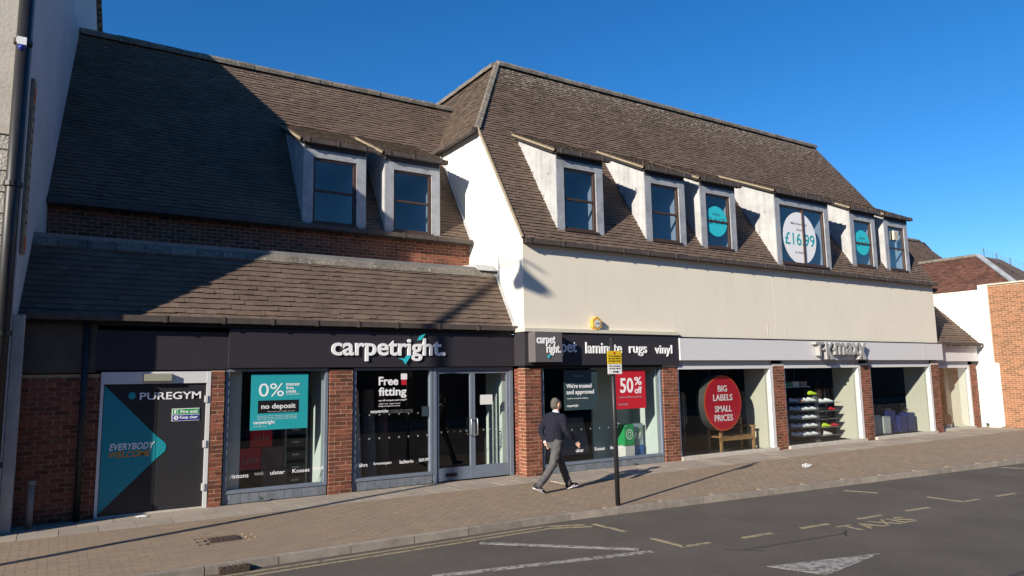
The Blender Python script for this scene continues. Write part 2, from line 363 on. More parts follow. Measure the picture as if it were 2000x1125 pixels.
# road paint
def mark(poly, mt='paint_white', z=-.096): 
    return MB().prism(poly, 'z', -.1005, z).build('road_marking', mt, road)
def strip(a, b, wd, mt):
    a = Vector(a); b = Vector(b); n = (b-a).normalized(); n = Vector((-n.y, n.x))*wd/2
    return mark([(a+n)[:], (b+n)[:], (b-n)[:], (a-n)[:]], mt)
strip((-3.64,-4.30), (-2.15,-5.84), .11, 'paint_white'); strip((-4.9,-5.40), (-2.10,-6.02), .11, 'paint_white')
for dy in (-.14, -.30): strip((-14, -3.80+dy), (-2.3, -3.82+dy), .055, 'paint_yellow'); strip((-2.3, -3.82+dy), (-1.75, -4.05+dy-.03), .055, 'paint_yellow')
strip((-1.62,-4.25), (-1.58,-4.95), .07, 'paint_yellow'); strip((-1.58,-5.48), (-1.58,-6.1), .07, 'paint_yellow')
strip((-1.60,-6.08), (-1.14,-6.12), .07, 'paint_yellow')
for a, b in ((-.57,-.02), (.59,1.17), (1.85,2.40), (3.04,3.61), (5.58,6.18), (7.0,7.6), (8.3,8.9)):
    f_ = lambda X: -6.20-(X+.6)*.082
    strip((a, f_(a)), (b, f_(b)), .08, 'paint_yellow')
strip((4.59,-6.02), (4.58,-6.64), .07, 'paint_yellow'); strip((4.56,-6.63), (5.03,-6.66), .07, 'paint_yellow')
strip((4.12,-4.72), (4.33,-5.27), .06, 'paint_yellow'); strip((9.78,-5.0), (10.0,-5.4), .06, 'paint_yellow')
mark([(-1.52,-7.33),(.10,-7.76),(-1.28,-7.95)], 'paint_white')
t_ = text('road_lettering', 'TAXIS', 'paint_yellow', road, 0, 1.42, 0, .34, 0, depth=.004, bold=-.005, flat=True)
t_.location = (1.03, -6.86, -.1005); t_.rotation_euler = (0, 0, R(-6))
mat('tar', (0.045, 0.04, 0.038), 0.7)
for a, b, wd in (((-1.1,-6.66),(.78,-6.86),.03),((-1.3,-6.5),(-.95,-6.85),.04),((.6,-6.98),(.95,-6.75),.035),((-14,-8.9),(30,-9.6),.05)): strip(a, b, wd, 'tar')
# ironwork
ic = root('utility_cover', 'small rusty iron access cover set in the brick paving', 'cover')
box('frame', 'iron', ic, -6.77,-6.39,-2.43,-2.17,-.03,-.002); 
for i in range(6): box('rib', 'iron', ic, -6.75+i*.06,-6.72+i*.06,-2.41,-2.19,-.002,.004)
gy = root('gully_grate', 'rusty iron kerb gully inlet beside the double yellow lines', 'drain')
box('frame', 'iron', gy, -6.92,-6.58,-3.90,-3.79,-.099,-.03)
for i in range(5): box('bar', 'iron', gy, -6.90+i*.065,-6.87+i*.065,-3.895,-3.80,-.03,-.022)

# ================================================================== left tall building
lt = root('corner_building', 'tall cream rendered building with black downpipe, casting shade over the tiled roof', 'building')
A = Vector((-9.25,-.07)); B = Vector((-8.30,8.0)); dv = (B-A).normalized()
prof = [(0,0),(0,8.75),(.72*10,13.0),(11.5,10.0),(11.5,0)]   # distance along side wall, height
def side(t, z, off=0): p = A+dv*t+Vector((dv.y,-dv.x))*off; return (p.x, p.y, z)
mbw = MB(); n = len(prof)
mbw.add([side(t,z) for t,z in prof]+[side(t,z,-9) for t,z in prof], [tuple(range(n)), tuple(reversed(range(n,2*n)))]+[(i,i+n,(i+1)%n+n,(i+1)%n) for i in range(n)])
mbw.build('wall', 'side_render', lt)
fr = MB(); fr.box(-18,-9.262,-.11,-.065,5.95,8.7); fr.build('front_render', 'render_cream', lt)
MB().box(-18,-9.262,-.11,-.065,3.2,5.92).build('front_roughcast', 'roughcast', lt)
for k in range(8): box('joint_band', 'stone', lt, -18,-9.27,-.125,-.11,3.4+k*.33,3.425+k*.33)
box('front_base', 'render_cream', lt, -18,-9.27,-.11,-.065,0,3.17)
MB().prism([(-.06,0),(.33,0),(.33,3.05),(.25,3.2),(-.06,3.2)], 'x', -9.24,-9.10).build('plinth_pilaster', 'peeling', lt)
mbr = MB(); rp = [(-.25,8.72),(-.25,8.84),(7.2,13.12),(11.8,10.05),(11.8,9.93),(7.2,13.0)]
n = len(rp); mbr.add([side(t,z,.12) for t,z in rp]+[side(t,z,-9) for t,z in rp], [tuple(range(n)), tuple(reversed(range(n,2*n)))]+[(i,i+n,(i+1)%n+n,(i+1)%n) for i in range(n)])
mbr.build('roof', 'roof_tile', lt)
dp = MB().tube([(-9.36,-.215,-.02),(-9.36,-.215,8.6)], .095, 14).build('downpipe', 'black_paint', lt, smooth=True)
for z in (1.0, 2.9, 5.15, 7.4): MB().tube([(-9.36,-.215,z-.035),(-9.36,-.215,z+.035)], .125, 14).build('collar', 'black_paint', dp)
al = root('alarm_beacon', 'small white and blue alarm beacon fixed beside the black downpipe', 'alarm')
box('housing', 'sign_white', al, -9.43,-9.31,-.40,-.31,7.30,7.42); MB().loft([((-9.37,-.35,7.30),(.05,0,0),(0,.05,0)),((-9.37,-.35,7.25),(.045,0,0),(0,.045,0)),((-9.37,-.35,7.22),(.02,0,0),(0,.02,0))],12).build('dome', 'sign_blue', al, smooth=True)
vs_ = root('vertical_sign', 'narrow cream vertical sign with dark lettering and red flames on side wall', 'sign')
def sbox(nm, mt, par, t0, t1, z0, z1, o0, o1):
    q = MB(); q.add([side(t,z,o) for z in (z0,z1) for t,o in ((t0,o0),(t1,o0),(t1,o1),(t0,o1))], [(0,3,2,1),(4,5,6,7),(0,1,5,4),(1,2,6,5),(2,3,7,6),(3,0,4,7)]); return q.build(nm, mt, par)
sbox('board', 'tan', vs_, .10,.30,4.15,6.95,.01,.05)
for k in range(11): sbox('stroke', 'brown_wood', vs_, .15,.27,4.62+k*.185,4.66+k*.185,.05,.056)
for z in (4.22, 6.6): sbox('flame', 'red_rim', vs_, .14,.26,z,z+.2,.05,.058)

# ================================================================== left shop building
lb = root('tiled_shop_building', 'low brick shop building with lean-to tiled roof and two dormers', 'building')
F = .42
def pier(parent, name, x0, x1, y, z0, z1, ret=None, singles=True, mt='brick'):
    p = MB().box(x0+.005, x1-.005, y+.004, y+.30, z0, z1)
    p = p.build(name, 'mortar', parent)
    bl = brick_list(x0, x1, z0, z1)
    jb = MB()
    for (l, r, za, zb) in bl:
        dy = random.uniform(-.003, .003)
        if singles: piece('brick', mt, p, l+.003, r-.003, y+dy, y+.06, za, zb)
        else: jb.cur = random.random(); jb.box(l+.003, r-.003, y+dy, y+.06, za, zb)
    if ret:
        ya, yb = ret
        for (l, r, za, zb) in brick_list(ya, yb, z0, z1, 1):
            dx = random.uniform(-.003, .003)
            if l <= ya+.001: l = ya+.062
            if r-l < .03: continue
            if singles: piece('brick', mt, p, x0+dx, x0+.06, l+.003, r-.003, za, zb)
    if jb.v: jb.build('brick', mt, p, kind='stuff')
    return p
pier(lb, 'brick_pier', -6.35, -6.12, F, 0, 2.34); pier(lb, 'brick_pier', -4.22, -3.76, F, 0, 2.34)
# brick band above lean-to, lit end built brick by brick
bnd = MB().box(-9.3, -.004, 2.435, 2.7, 4.7, 5.55).build('brick_band', 'mortar', lb); jb = MB()
for (l, r, za, zb) in brick_list(-9.25, -.004, 4.70, 5.53):
    dy = random.uniform(-.003, .003)
    if l > -2.3: piece('brick', 'brick', bnd, l+.004, r-.004, 2.43+dy, 2.5, za, zb)
    else: jb.cur = random.random(); jb.box(l+.004, r-.004, 2.43+dy, 2.5, za, zb)
jb.build('brick', 'brick', bnd, kind='stuff')
# recess at the left end
rc = MB().box(-9.2,-8.02, F+.055, F+.3, 0, 2.3).build('recess_wall', 'mortar', lb); jb = MB()
for (l, r, za, zb) in brick_list(-9.1,-8.03,0,2.3): jb.cur = random.random(); jb.box(l+.004, r-.004, F+.045, F+.1, za, zb)
jb.build('brick', 'brick', rc, kind='stuff')
box('render_panel', 'dark_render', lb, -9.2,-8.12,F+.03,F+.2,2.32,3.16)
rp_ = MB().tube([(-8.27,F-.05,0),(-8.27,F-.05,3.2)], .05, 10).build('downpipe', 'black_paint', lb, smooth=True)
vp = MB().tube([(-8.88,.18,-.02),(-8.88,.18,.66)], .045, 10).build('vent_pipe', 'lead_flat', None, smooth=True, label='short grey capped vent pipe standing in the dark brick recess', cat='pipe')
MB().tube([(-8.88,.18,.64),(-8.88,.18,.70)], .055, 10).build('cap', 'lead_flat', vp)
# upper structure masses
box('back_wall', 'render_beige', lb, -9.3,-.004, 2.7, 8.0, 0, 5.4)
MB().prism([(1.16,4.60),(1.16,4.70),(2.44,4.78),(2.44,4.60)], 'x', -9.25,-.004).build('flat_roof', 'lead_flat', lb)
# lean-to roof
LP = Vector((0,.34,3.23)); LV = Vector((0,.77,1.28)).normalized(); LN = Vector((0,-LV.z,LV.y)); LL = 1.51
mbx = MB(); c0 = LP; c1 = LP+LV*LL
mbx.prism([(c0.y,c0.z),(c1.y,c1.z),(c1.y+.1,c1.z),(c1.y+.1,c0.z+.25),(c0.y+.1,c0.z-.03)], 'x', -9.25,-.006)
lr = mbx.build('lean_to_roof', 'underlay', lb)
tl = tile_field(LP, (1,0,0), LV, LN, lambda v: -9.25, lambda v: -.01, LL, .168, .116)
tiles_build(tl, 'roof_tile', lr, lambda c: c[0] > -5.9)
for i in range(21): 
    xx = -9.2+i*.44; q = MB(); q.cur = random.random(); e = c1
    q.prism([(e.y-.055,e.z-.075),(e.y-.075,e.z-.05),(e.y-.005,e.z+.065),(e.y+.06,e.z+.12),(e.y+.13,e.z+.12),(e.y+.13,e.z+.02)], 'x', xx+.004, min(xx+.436,-.02)); q.build('ridge_tile', 'ridge', lr)
def gutter(parent, x0, x1, y, z, name='gutter', seg=1.8):
    """square section gutter facing -Y with joint collars"""
    q = MB().prism([(y,z),(y,z+.10),(y+.012,z+.10),(y+.012,z+.012),(y+.10,z+.012),(y+.10,z+.10),(y+.112,z+.10),(y+.112,z)], 'x', x0, x1).build(name, 'gutter', parent)
    xx = x0+.1
    while xx < x1:
        box('bracket', 'gutter', q, xx, xx+.05, y-.012, y+.12, z-.012, z+.112); xx += seg/2+random.uniform(-.1,.1)
    return q
gutter(lb, -9.2, -.03, .25, 3.17)
box('soffit_board', 'black_paint', lb, -9.2,-.03,.36,.56,3.10,3.17)
# upper roof
UP = Vector((0,2.28,5.54)); UV = Vector((0,2.92,4.61)).normalized(); UN = Vector((0,-UV.z,UV.y)); UL = 5.43
ur = None
LD = [(-4.27,-2.82), (-2.34,-.90)]     # dormers
def roof_under(parent, P, V, segs, x0, x1, L_, vb, vt, umin, umax, thick=.12):
    """underlay in strips leaving the dormer openings"""
    q = MB(); N_ = Vector((0,-V.z,V.y)); br = sorted(set([x0,x1]+[a for s_ in segs for a in s_]))
    def pt(x, v, n=0): p = P+V*v-N_*n; return (x, p.y, p.z)
    for a, b in zip(br, br[1:]):
        hole = any(s0-.001 <= a and b <= s1+.001 for s0, s1 in segs)
        for (va, vb_) in ([(0, vb), (vt, L_)] if hole else [(0, L_)]):
            ux = lambda xx, v: min(max(xx, umin(v)), umax(v))
            P4 = [(ux(a,va),va),(ux(b,va),va),(ux(b,vb_),vb_),(ux(a,vb_),vb_)]
            vs = [pt(xx,v) for xx,v in P4]+[pt(xx,v,thick) for xx,v in P4]
            q.add(vs, [(0,1,2,3),(7,6,5,4),(0,4,5,1),(1,5,6,2),(2,6,7,3),(3,7,4,0)])
    return q.build('main_roof', 'underlay', parent)
def hipmax(v): return 0.0 if UP.z+UV.z*v < 8.4 else (UP.z+UV.z*v-8.42)*.615
ur = roof_under(lb, UP, UV, [(a+.03,b-.03) for a,b in LD], -9.25, 1.1, UL, .02, 3.25, lambda v: -9.25, lambda v: hipmax(v)-.01)
def skipd(segs, vb, vt): return lambda u, v: any(a+.04 < u < b-.04 for a, b in segs) and vb < v < vt
tl = tile_field(UP, (1,0,0), UV, UN, lambda v: -9.25, hipmax, UL, .168, .1, skipd(LD, .03, 3.2))
tiles_build(tl, 'roof_tile', ur)
def ridge_run(parent, p, q, step=.33, r=.145):
    p = Vector(p); q = Vector(q); n = int((q-p).length/step); d = (q-p)/n
    for i in range(n):
        a = p+d*i; s_ = d.cross(Vector((0,0,1))).normalized(); mbq = MB(); mbq.cur = random.random(); rr = r*random.uniform(.95,1.08)
        ring = []
        for c in (a+d*.01, a+d*.99): ring += [tuple(c+s_*math.cos(t)*rr+Vector((0,0,1))*math.sin(t)*rr*.85) for t in [R(-25+230*j/6) for j in range(7)]]
        mbq.add(ring, [(j,j+1,j+8,j+7) for j in range(6)]+[tuple(range(7)), tuple(range(13,6,-1))]); mbq.build('ridge_tile', 'ridge', parent)
rtop = UP+UV*UL
ridge_run(ur, (-8.9,rtop.y,rtop.z), (1.0,rtop.y,rtop.z))
MB().prism([(rtop.y+.02,rtop.z),(rtop.y+2.8,rtop.z-4.4),(rtop.y+2.6,rtop.z-4.4),(rtop.y-.1,rtop.z-.1)], 'x', -8.8, 1.0).build('rear_slope', 'roof_tile', lb)
gutter(lb, -9.0, -.03, 2.18, 5.46)
box('eave_board', 'gutter', lb, -9.1,-.03,2.30,2.44,5.44,5.53)
# verge mortar flashing against the white gable
for a, b in (((-.04,)+tuple((LP+LN*.03)[1:]), (-.04,)+tuple((LP+LV*LL+LN*.03)[1:])), ((-.04,)+tuple((UP+UN*.03)[1:]), (-.04,)+tuple((UP+UV*3.4+UN*.03)[1:]))):
    MB().bar(a, b, .07, .05).build('verge_flashing', 'lead_white', lb)
MB().prism([(1.05,4.62),(1.2,4.78),(2.3,4.86),(2.3,4.78),(1.2,4.70)], 'x', -.55,-.03).build('corner_flashing', 'lead_white', lb)

# ------------------------------------------------------------------ dormers
def dormer(parent, x0, x1, yf, zb, ytip, ztip, mull=False, split=True):
    zt, jw, zh = 7.42, .22, 7.12
    f_ = MB(); f_.box(x0,x0+jw,yf,yf+.12,zb,zt-.1); f_.box(x1-jw,x1,yf,yf+.12,zb,zt-.1); f_.box(x0+jw,x1-jw,yf+.002,yf+.118,zh,zt-.12)
    d = f_.build('dormer', 'lead', parent)
    def cheek(a, b): 
        MB().prism([(yf+.01,zb-.02),(yf+.01,zt),(ytip,ztip+.02),(ytip+.02,ztip-.05)], 'x', a, b).build('cheek', 'lead_white', d)
    cheek(x0-.012, x0+.022); cheek(x1-.022, x1+.012)
    for t in (.25, .6):                                     # seam of the lead sheets
        y_ = yf+(ytip-yf)*t*.55; box('seam', 'lead_white', d, x0-.02, x0-.012, y_, y_+.02, zb+(y_-yf)*1.62+.1, zt+(ztip-zt)*t*.5)
    for (ty, tz) in ((.3,.35),(.18,.62),(.55,.72)):
        y_ = yf+(ytip-yf)*ty; z_ = zb+(zt-zb)*tz+.3; MB().tube([(x0-.02,y_,z_),(x0-.01,y_,z_)], .03, 8).build('fixing', 'lead_flat', d)
    box('fascia_board', 'navy_board', d, x0+.01, x1-.01, yf-.01, yf+.1, zt-.118, zt+.04)
    gutter(d, x0-.06, x1+.17, yf-.14, zt-.01, seg=1.3)
    # little pitched roof
    a = Vector((0,yf-.10,zt+.07)); b = Vector((0,ytip+.12,ztip+.10)); V_ = (b-a).normalized(); N_ = Vector((0,-V_.z,V_.y)); L_ = (b-a).length
    rf = MB().prism([(a.y,a.z),(b.y,b.z),(b.y+.05,b.z-.08),(a.y+.1,a.z-.07)], 'x', x0-.1, x1+.14).build('dormer_roof', 'underlay', d)
    tl = tile_field(a, (1,0,0), V_, N_, lambda v: x0-.11, lambda v: x1+.15, L_, .168, .1)
    mbt = MB()
    for c in tl: mbt.cur = random.random(); mbt.add(c, TF)
    k = mbt.build('roof_covering', 'roof_tile_old', d, kind='stuff')
    MB().bar((x0-.115,a.y,a.z-.03), (x0-.115,b.y,b.z-.02), .028, .04).build('verge', 'tan', d)
    # window
    ga, gb, za, zc = x0+jw, x1-jw, zb+.06, zh
    fm = MB(); y0, y1 = yf+.03, yf+.10
    fm.box(ga,ga+.05,y0,y1,za,zc); fm.box(gb-.07,gb,y0,y1,za,zc); fm.box(ga+.05,gb-.07,y0+.002,y1-.002,zc-.05,zc); fm.box(ga+.05,gb-.07,y0+.002,y1-.002,za,za+.06)
    zm = (za+zc)/2
    if split: fm.box(ga+.05,gb-.07,y0+.004,y1-.004,zm-.025,zm+.025)
    if mull: xm = ga+.62*(gb-ga)-.22; fm.box(xm-.03,xm+.03,y0-.01,y1-.004,za+.06,zc-.05)
    fm.build('window_frame', 'brown_frame', d)
    box('sill', 'brown_frame', d, ga-.03, gb+.03, yf-.05, yf+.08, zb+.01, zb+.058)
    box('apron', 'lead_flat', d, x0+.05, x1-.05, yf-.012, yf+.1, zb-(.05 if yf > 1 else .18), zb+.008)
    for (p, q) in (((za+.06, zm-.025), (zm+.025, zc-.05)) if split else ((za+.06, zc-.05),)):
        box('pane', 'dormer_pane', d, ga+.05, gb-.07, yf+.062, yf+.068, p, q)
    # room behind
    q = MB(); X0, X1, Y0, Y1, Z0, Z1 = ga-.05, gb+.02, yf+.12, yf+2.4, zb, zh+.1
    q.quad((X0,Y0,Z0),(X0,Y1,Z0),(X0,Y1,Z1),(X0,Y0,Z1)); q.quad((X1,Y0,Z0),(X1,Y1,Z0),(X1,Y1,Z1),(X1,Y0,Z1)); q.quad((X0,Y1,Z0),(X1,Y1,Z0),(X1,Y1,Z1),(X0,Y1,Z1)); q.quad((X0,Y0,Z1),(X1,Y0,Z1),(X1,Y1,Z1),(X0,Y1,Z1)); q.quad((X0,Y0,Z0),(X1,Y0,Z0),(X1,Y1,Z0),(X0,Y1,Z0))
    q.build('room', 'pale_room', d)
    return d
for a, b in LD: dormer(lb, a, b, 2.31, 5.56, 4.06, 8.34)

# ================================================================== right building
rb = root('mansard_shop_building', 'two storey white rendered shop building with tiled mansard roof and six dormers', 'building')
for i, (a, b) in enumerate([(0,.43),(4.15,4.67),(8.43,8.93),(12.72,13.25),(16.96,17.46)]):
    p = pier(rb, 'brick_pier', a, b, 0.0, 0, 2.33, ret=(0,.43) if i == 0 else None, singles=i < 3)
    if i >= 1: box('cap_stone', 'stone', p, a+.002, b-.002, -.006, .2, 2.331, 2.40)
box('front_wall', 'render_beige', rb, 0.0, 17.55, 0, .25, 3.07, 5.22)
MB().prism([(.004,3.14),(.004,5.20),(.05,5.30),(1.9,8.36),(5.0,8.36),(5.0,3.14)], 'x', -.003, .2).build('gable_wall', 'render_white', rb)
MB().prism([(.26,0),(.26,5.2),(1.9,8.30),(5.0,8.30),(5.0,0)], 'x', 17.35, 17.548).build('far_gable_wall', 'render_white', rb)
box('string_course', 'cream', rb, -.06,4.66,-.11,-.002,3.135,3.215); box('string_return', 'cream', rb, -.062,-.004,-.0,.34,3.135,3.215)
box('render_joint', 'cream', rb, 8.666,8.676,-.004,.01,3.4,5.1)
for (xa, za, zb_) in ((8.3,3.22,3.5),(9.05,3.25,3.42),(14.9,3.5,3.62),(16.3,3.3,3.42)): MB().bar((xa,-.001,za), (xa+.03,-.001,zb_), .012, .006).build('crack', 'stone', rb)
# mansard
MP = Vector((0,-.04,5.235)); MV = Vector((0,1.92,3.1)).normalized(); MN = Vector((0,-MV.z,MV.y)); ML = (11.1-MP.z)/MV.z
RD = [(1.10,2.52),(3.93,5.38),(5.98,7.41),(8.93,11.55),(13.0,14.45),(15.0,16.47)]
vh = (8.42-MP.z)/MV.z
def mmin(v): return 0.0 if v < vh else (v-vh)/(ML-vh)*1.6
def mmax(v): return 17.58 if v < vh else 17.6-(v-vh)/(ML-vh)*1.0
mr = roof_under(rb, MP, MV, [(a+.03,b-.03) for a,b in RD], 0.0, 17.58, ML, .2, 3.62, mmin, mmax)
sk1 = skipd([d for d in RD if d[0] != 8.93], .36, 3.6); sk2 = skipd([RD[3]], .12, 3.6)
tl = tile_field(MP, (1,0,0), MV, MN, lambda v: mmin(v)-.03, mmax, ML, .168, .1, lambda u, v: sk1(u,v) or sk2(u,v))
tiles_build(tl, 'roof_tile', mr, lambda c: c[0] < 3.9 and c[2] < 8.2)
# left hip slope and its eave
HP = Vector((-.10,0,8.36)); HV = Vector((1.7,0,2.74)).normalized(); HN = Vector((-HV.z,0,HV.x)); HL = 2.76/HV.z
hs = MB(); hp = [(1.85,0),(9,0),(9,HL),(3.62,HL)]
hs.add([tuple(HP+Vector((0,1,0))*u+HV*v) for u,v in hp]+[tuple(HP+Vector((0,1,0))*u+HV*v-HN*.1) for u,v in hp], [(0,1,2,3),(7,6,5,4),(0,4,5,1),(1,5,6,2),(2,6,7,3),(3,7,4,0)])
h_ = hs.build('hip_slope', 'underlay', rb)
tl = tile_field(HP, (0,1,0), HV, HN, lambda v: 1.85+v/HL*1.77, lambda v: 9.0, HL, .168, .1)
tiles_build(tl, 'roof_tile_old', h_)
q = MB().box(-.24,-.12,1.82,5.0,8.26,8.37).build('hip_gutter', 'gutter', rb)
for yy in (1.9,2.6,3.3,4.0): box('bracket', 'gutter', q, -.252,-.11,yy,yy+.05,8.25,8.385)
MB().tube([(-.17,4.05,8.28),(-.12,4.02,8.12),(-.06,4.0,7.98),(-.06,4.0,7.80)], .05, 8).build('swan_neck_pipe', 'gutter', rb, smooth=True)
ridge_run(mr, (1.6,3.60,11.12), (16.6,3.60,11.12)); ridge_run(h_, (1.6,3.70,11.12), (1.6,8.5,11.12))
# hip tiles
pA = Vector((-.06,1.88,8.42)); pB = Vector((1.58,3.58,11.14)); n_ = 26
for i in range(n_):
    q = MB(); q.cur = random.random(); c = pA.lerp(pB, i/n_); e = pA.lerp(pB, (i+1.1)/n_); s_ = Vector((.7,-.7,0))
    q.add([tuple(c+s_*.09+Vector((0,0,-.03))), tuple(c+Vector((-.02,-.02,.055))), tuple(c-s_*.09+Vector((0,0,-.03))), tuple(e+s_*.085+Vector((0,0,-.05))), tuple(e+Vector((0,0,.03))), tuple(e-s_*.085+Vector((0,0,-.05)))], [(0,1,4,3),(1,2,5,4),(0,2,1)])
    q.build('hip_tile', 'ridge', mr)
MB().quad((1.6,3.65,11.1),(16.6,3.65,11.1),(16.6,9,11.1),(1.6,9,11.1)).build('flat_top', 'lead_flat', rb)
MB().quad((17.58,1.93,8.42),(17.58,9,8.42),(16.6,9,11.1),(16.6,3.62,11.1)).build('far_hip_slope', 'roof_tile', rb)
gutter(rb, -.02, 17.62, -.17, 5.12)
box('eave_board', 'navy_board', rb, .0, 17.56, -.055, -.002, 5.12, 5.225)
vg = MB().bar((-.035,)+tuple((MP+MN*.02)[1:]), (-.035,)+tuple((MP+MV*vh+MN*.02)[1:]), .04, .06).build('verge', 'tan', rb)
for a, b in RD:
    big = a == 8.93
    dormer(rb, a, b, -.03 if big else .15, 5.30 if big else 5.55, 1.90, 8.38, mull=big, split=not big)
# ------------------------------------------------------------------ shop interiors
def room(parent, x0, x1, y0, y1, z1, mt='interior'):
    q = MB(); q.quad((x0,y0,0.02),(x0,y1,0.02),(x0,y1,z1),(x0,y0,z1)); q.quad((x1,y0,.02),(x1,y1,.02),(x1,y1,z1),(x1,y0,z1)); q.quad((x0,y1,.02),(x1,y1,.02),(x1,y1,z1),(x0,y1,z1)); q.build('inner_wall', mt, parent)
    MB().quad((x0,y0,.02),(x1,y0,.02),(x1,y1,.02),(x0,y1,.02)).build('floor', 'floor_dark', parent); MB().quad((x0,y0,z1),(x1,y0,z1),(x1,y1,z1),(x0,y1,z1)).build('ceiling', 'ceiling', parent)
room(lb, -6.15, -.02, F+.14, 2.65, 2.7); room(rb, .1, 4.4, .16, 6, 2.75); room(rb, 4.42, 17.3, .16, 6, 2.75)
# ------------------------------------------------------------------ left shop front
def shop_window(parent, x0, x1, y, zr, z1, fr='blue_frame', riser=True, fw_=.06):
    """stall riser of small tiles, frame and one pane"""
    q = MB(); q.box(x0,x0+fw_,y-.02,y+.08,zr,z1); q.box(x1-fw_,x1,y-.02,y+.08,zr,z1); q.box(x0+fw_,x1-fw_,y-.018,y+.078,zr,zr+.06); q.box(x0+fw_,x1-fw_,y-.018,y+.078,z1-.05,z1)
    w_ = q.build('shop_window', fr, parent)
    box('pane', 'pane', w_, x0+fw_, x1-fw_, y+.02, y+.028, zr+.06, z1-.05)
    if riser:
        box('riser_backing', 'joint', w_, x0, x1, y+.012, y+.1, 0, zr)
        n = round((x1-x0)/.155)
        for i in range(n): piece('riser_tile', 'blue_tile', w_, x0+(x1-x0)*i/n+.003, x0+(x1-x0)*(i+1)/n-.003, y-.004, y+.02, .005, zr-.003)
    return w_
w1 = shop_window(lb, -6.10, -4.24, F+.05, .18, 2.37); w2 = shop_window(lb, -3.74, -2.02, F+.05, .18, 2.37)
GY = F+.05+.013           # stickers sit just outside the glass
# entrance doors
q = MB(); q.box(-2.0,-1.93,F+.03,F+.13,0,2.37); q.box(-.12,-.03,F+.03,F+.13,0,2.37); q.box(-1.93,-.12,F+.032,F+.128,2.30,2.37)
ed = q.build('entrance', 'blue_frame', lb)
for a, b in ((-1.92,-1.06), (-1.05,-.13)):
    q = MB(); yy = F+.05
    q.box(a,a+.055,yy,yy+.05,.02,2.29); q.box(b-.055,b,yy,yy+.05,.02,2.29); q.box(a+.055,b-.055,yy+.002,yy+.048,.02,.28); q.box(a+.055,b-.055,yy+.002,yy+.048,2.24,2.29)
    d_ = q.build('door_leaf', 'blue_frame', ed); box('pane', 'pane', d_, a+.055, b-.055, yy+.02, yy+.028, .28, 2.24)
    hx = -1.13 if a < -1.5 else -.98
    MB().tube([(hx,yy,1.27),(hx,yy-.07,1.27),(hx,yy-.08,1.25),(hx,yy-.08,.95),(hx,yy-.07,.93),(hx,yy,.93)], .014, 8).build('handle', 'steel', d_, smooth=True)
    for i in range(5): MB().disc((a+.12+i*.15,1.02),.018,.018,yy+.016,12).build('dot', 'letter_dim', d_)
    if a < -1.5: box('letter_plate', 'black', d_, -1.72,-1.45,yy-.006,yy,.10,.17)
# puregym door
q = MB(); q.box(-8.03,-7.985,F+.01,F+.12,0,2.33); q.box(-6.42,-6.355,F-.005,F+.12,0,2.33); q.box(-7.985,-6.42,F+.0,F+.12,2.13,2.33)
gd = q.build('gym_door', 'white_frame', lb)
for a, b in ((-7.98,-7.187), (-7.178,-6.425)):
    l_ = box('door_leaf', 'door_black', gd, a, b, F+.03, F+.08, .03, 2.125)
box('threshold', 'stone', gd, -8.03,-6.36,F+.0,F+.1,-.01,.025)
for z in (.35, 1.08, 1.85): box('hinge', 'white_frame', gd, -6.445,-6.40,F-.02,F+.03,z-.06,z+.06)
def leafpoly(poly, mt, par, y=F+.024, d=.003, name='graphic'): return MB().prism(poly, 'y', y, y+d).build(name, mt, par)
tp = [(-7.975,.06),(-7.187,.86),(-7.187,1.27),(-7.975,2.11)]
leafpoly(tp, 'teal_door', gd); rr = [(-7.178,.87)]+[(-7.09+.07*math.cos(t),1.065+.10*math.sin(t)) for t in [R(-60+24*k) for k in range(6)]]+[(-7.178,1.26)]
leafpoly(rr, 'teal_door', gd)
gs = root('gym_lettering', 'white gym name lettering with teal disc across black double doors', 'sign')
MB().disc((-7.57,1.935),.055,.06,F+.021,28).build('disc', 'teal', gs)
letters('PUREGYM', 'letter_white', gs, -7.455, -6.505, 1.86, 1.985, F+.026, .006, bold=.012)
ws = root('welcome_lettering', 'slanted white and orange welcome slogan on the teal door arrow', 'sign')
text('lettering', 'EVERYBODY', 'letter_white', ws, -7.865, -7.195, 1.055, 1.165, F+.022, .003, .02, .25); text('lettering', 'WELCOME', 'orange', ws, -7.86, -7.25, .935, 1.035, F+.022, .003, .02, .25)
fx = root('fire_exit_sign', 'small green and blue fire exit keep clear plate on black door', 'sign')
box('plate', 'sign_white', fx, -6.955,-6.52,F+.02,F+.029,1.488,1.70); box('green_band', 'green', fx, -6.945,-6.53,F+.016,F+.02,1.60,1.69); box('blue_band', 'sign_blue', fx, -6.945,-6.53,F+.016,F+.02,1.498,1.588)
text('lettering', 'Fire exit', 'letter_white', fx, -6.82,-6.545,1.615,1.675,F+.0155,.002,.02); text('lettering', 'Keep clear', 'letter_white', fx, -6.83,-6.545,1.51,1.575,F+.0155,.002,.02)
MB().disc((-6.888,1.543),.038,.036,F+.0145,16).build('symbol', 'letter_white', fx); box('symbol', 'letter_white', fx, -6.92,-6.86,F+.0145,F+.0158,1.608,1.682)
MB().prism([(-6.905,1.612),(-6.885,1.645),(-6.90,1.665),(-6.88,1.678),(-6.868,1.65),(-6.875,1.612)], 'y', F+.013, F+.0145).build('symbol', 'green', fx); box('symbol', 'sign_blue', fx, -6.893,-6.883,F+.013,F+.0145,1.522,1.565)
el = box('emergency_light', 'lamp_glass', None, -7.41,-6.99,F-.07,F-.002,2.175,2.295, label='yellowed emergency light box above the black double doors', cat='light')
box('back_plate', 'stone', el, -7.43,-6.97,F-.003,F+.012,2.165,2.305)
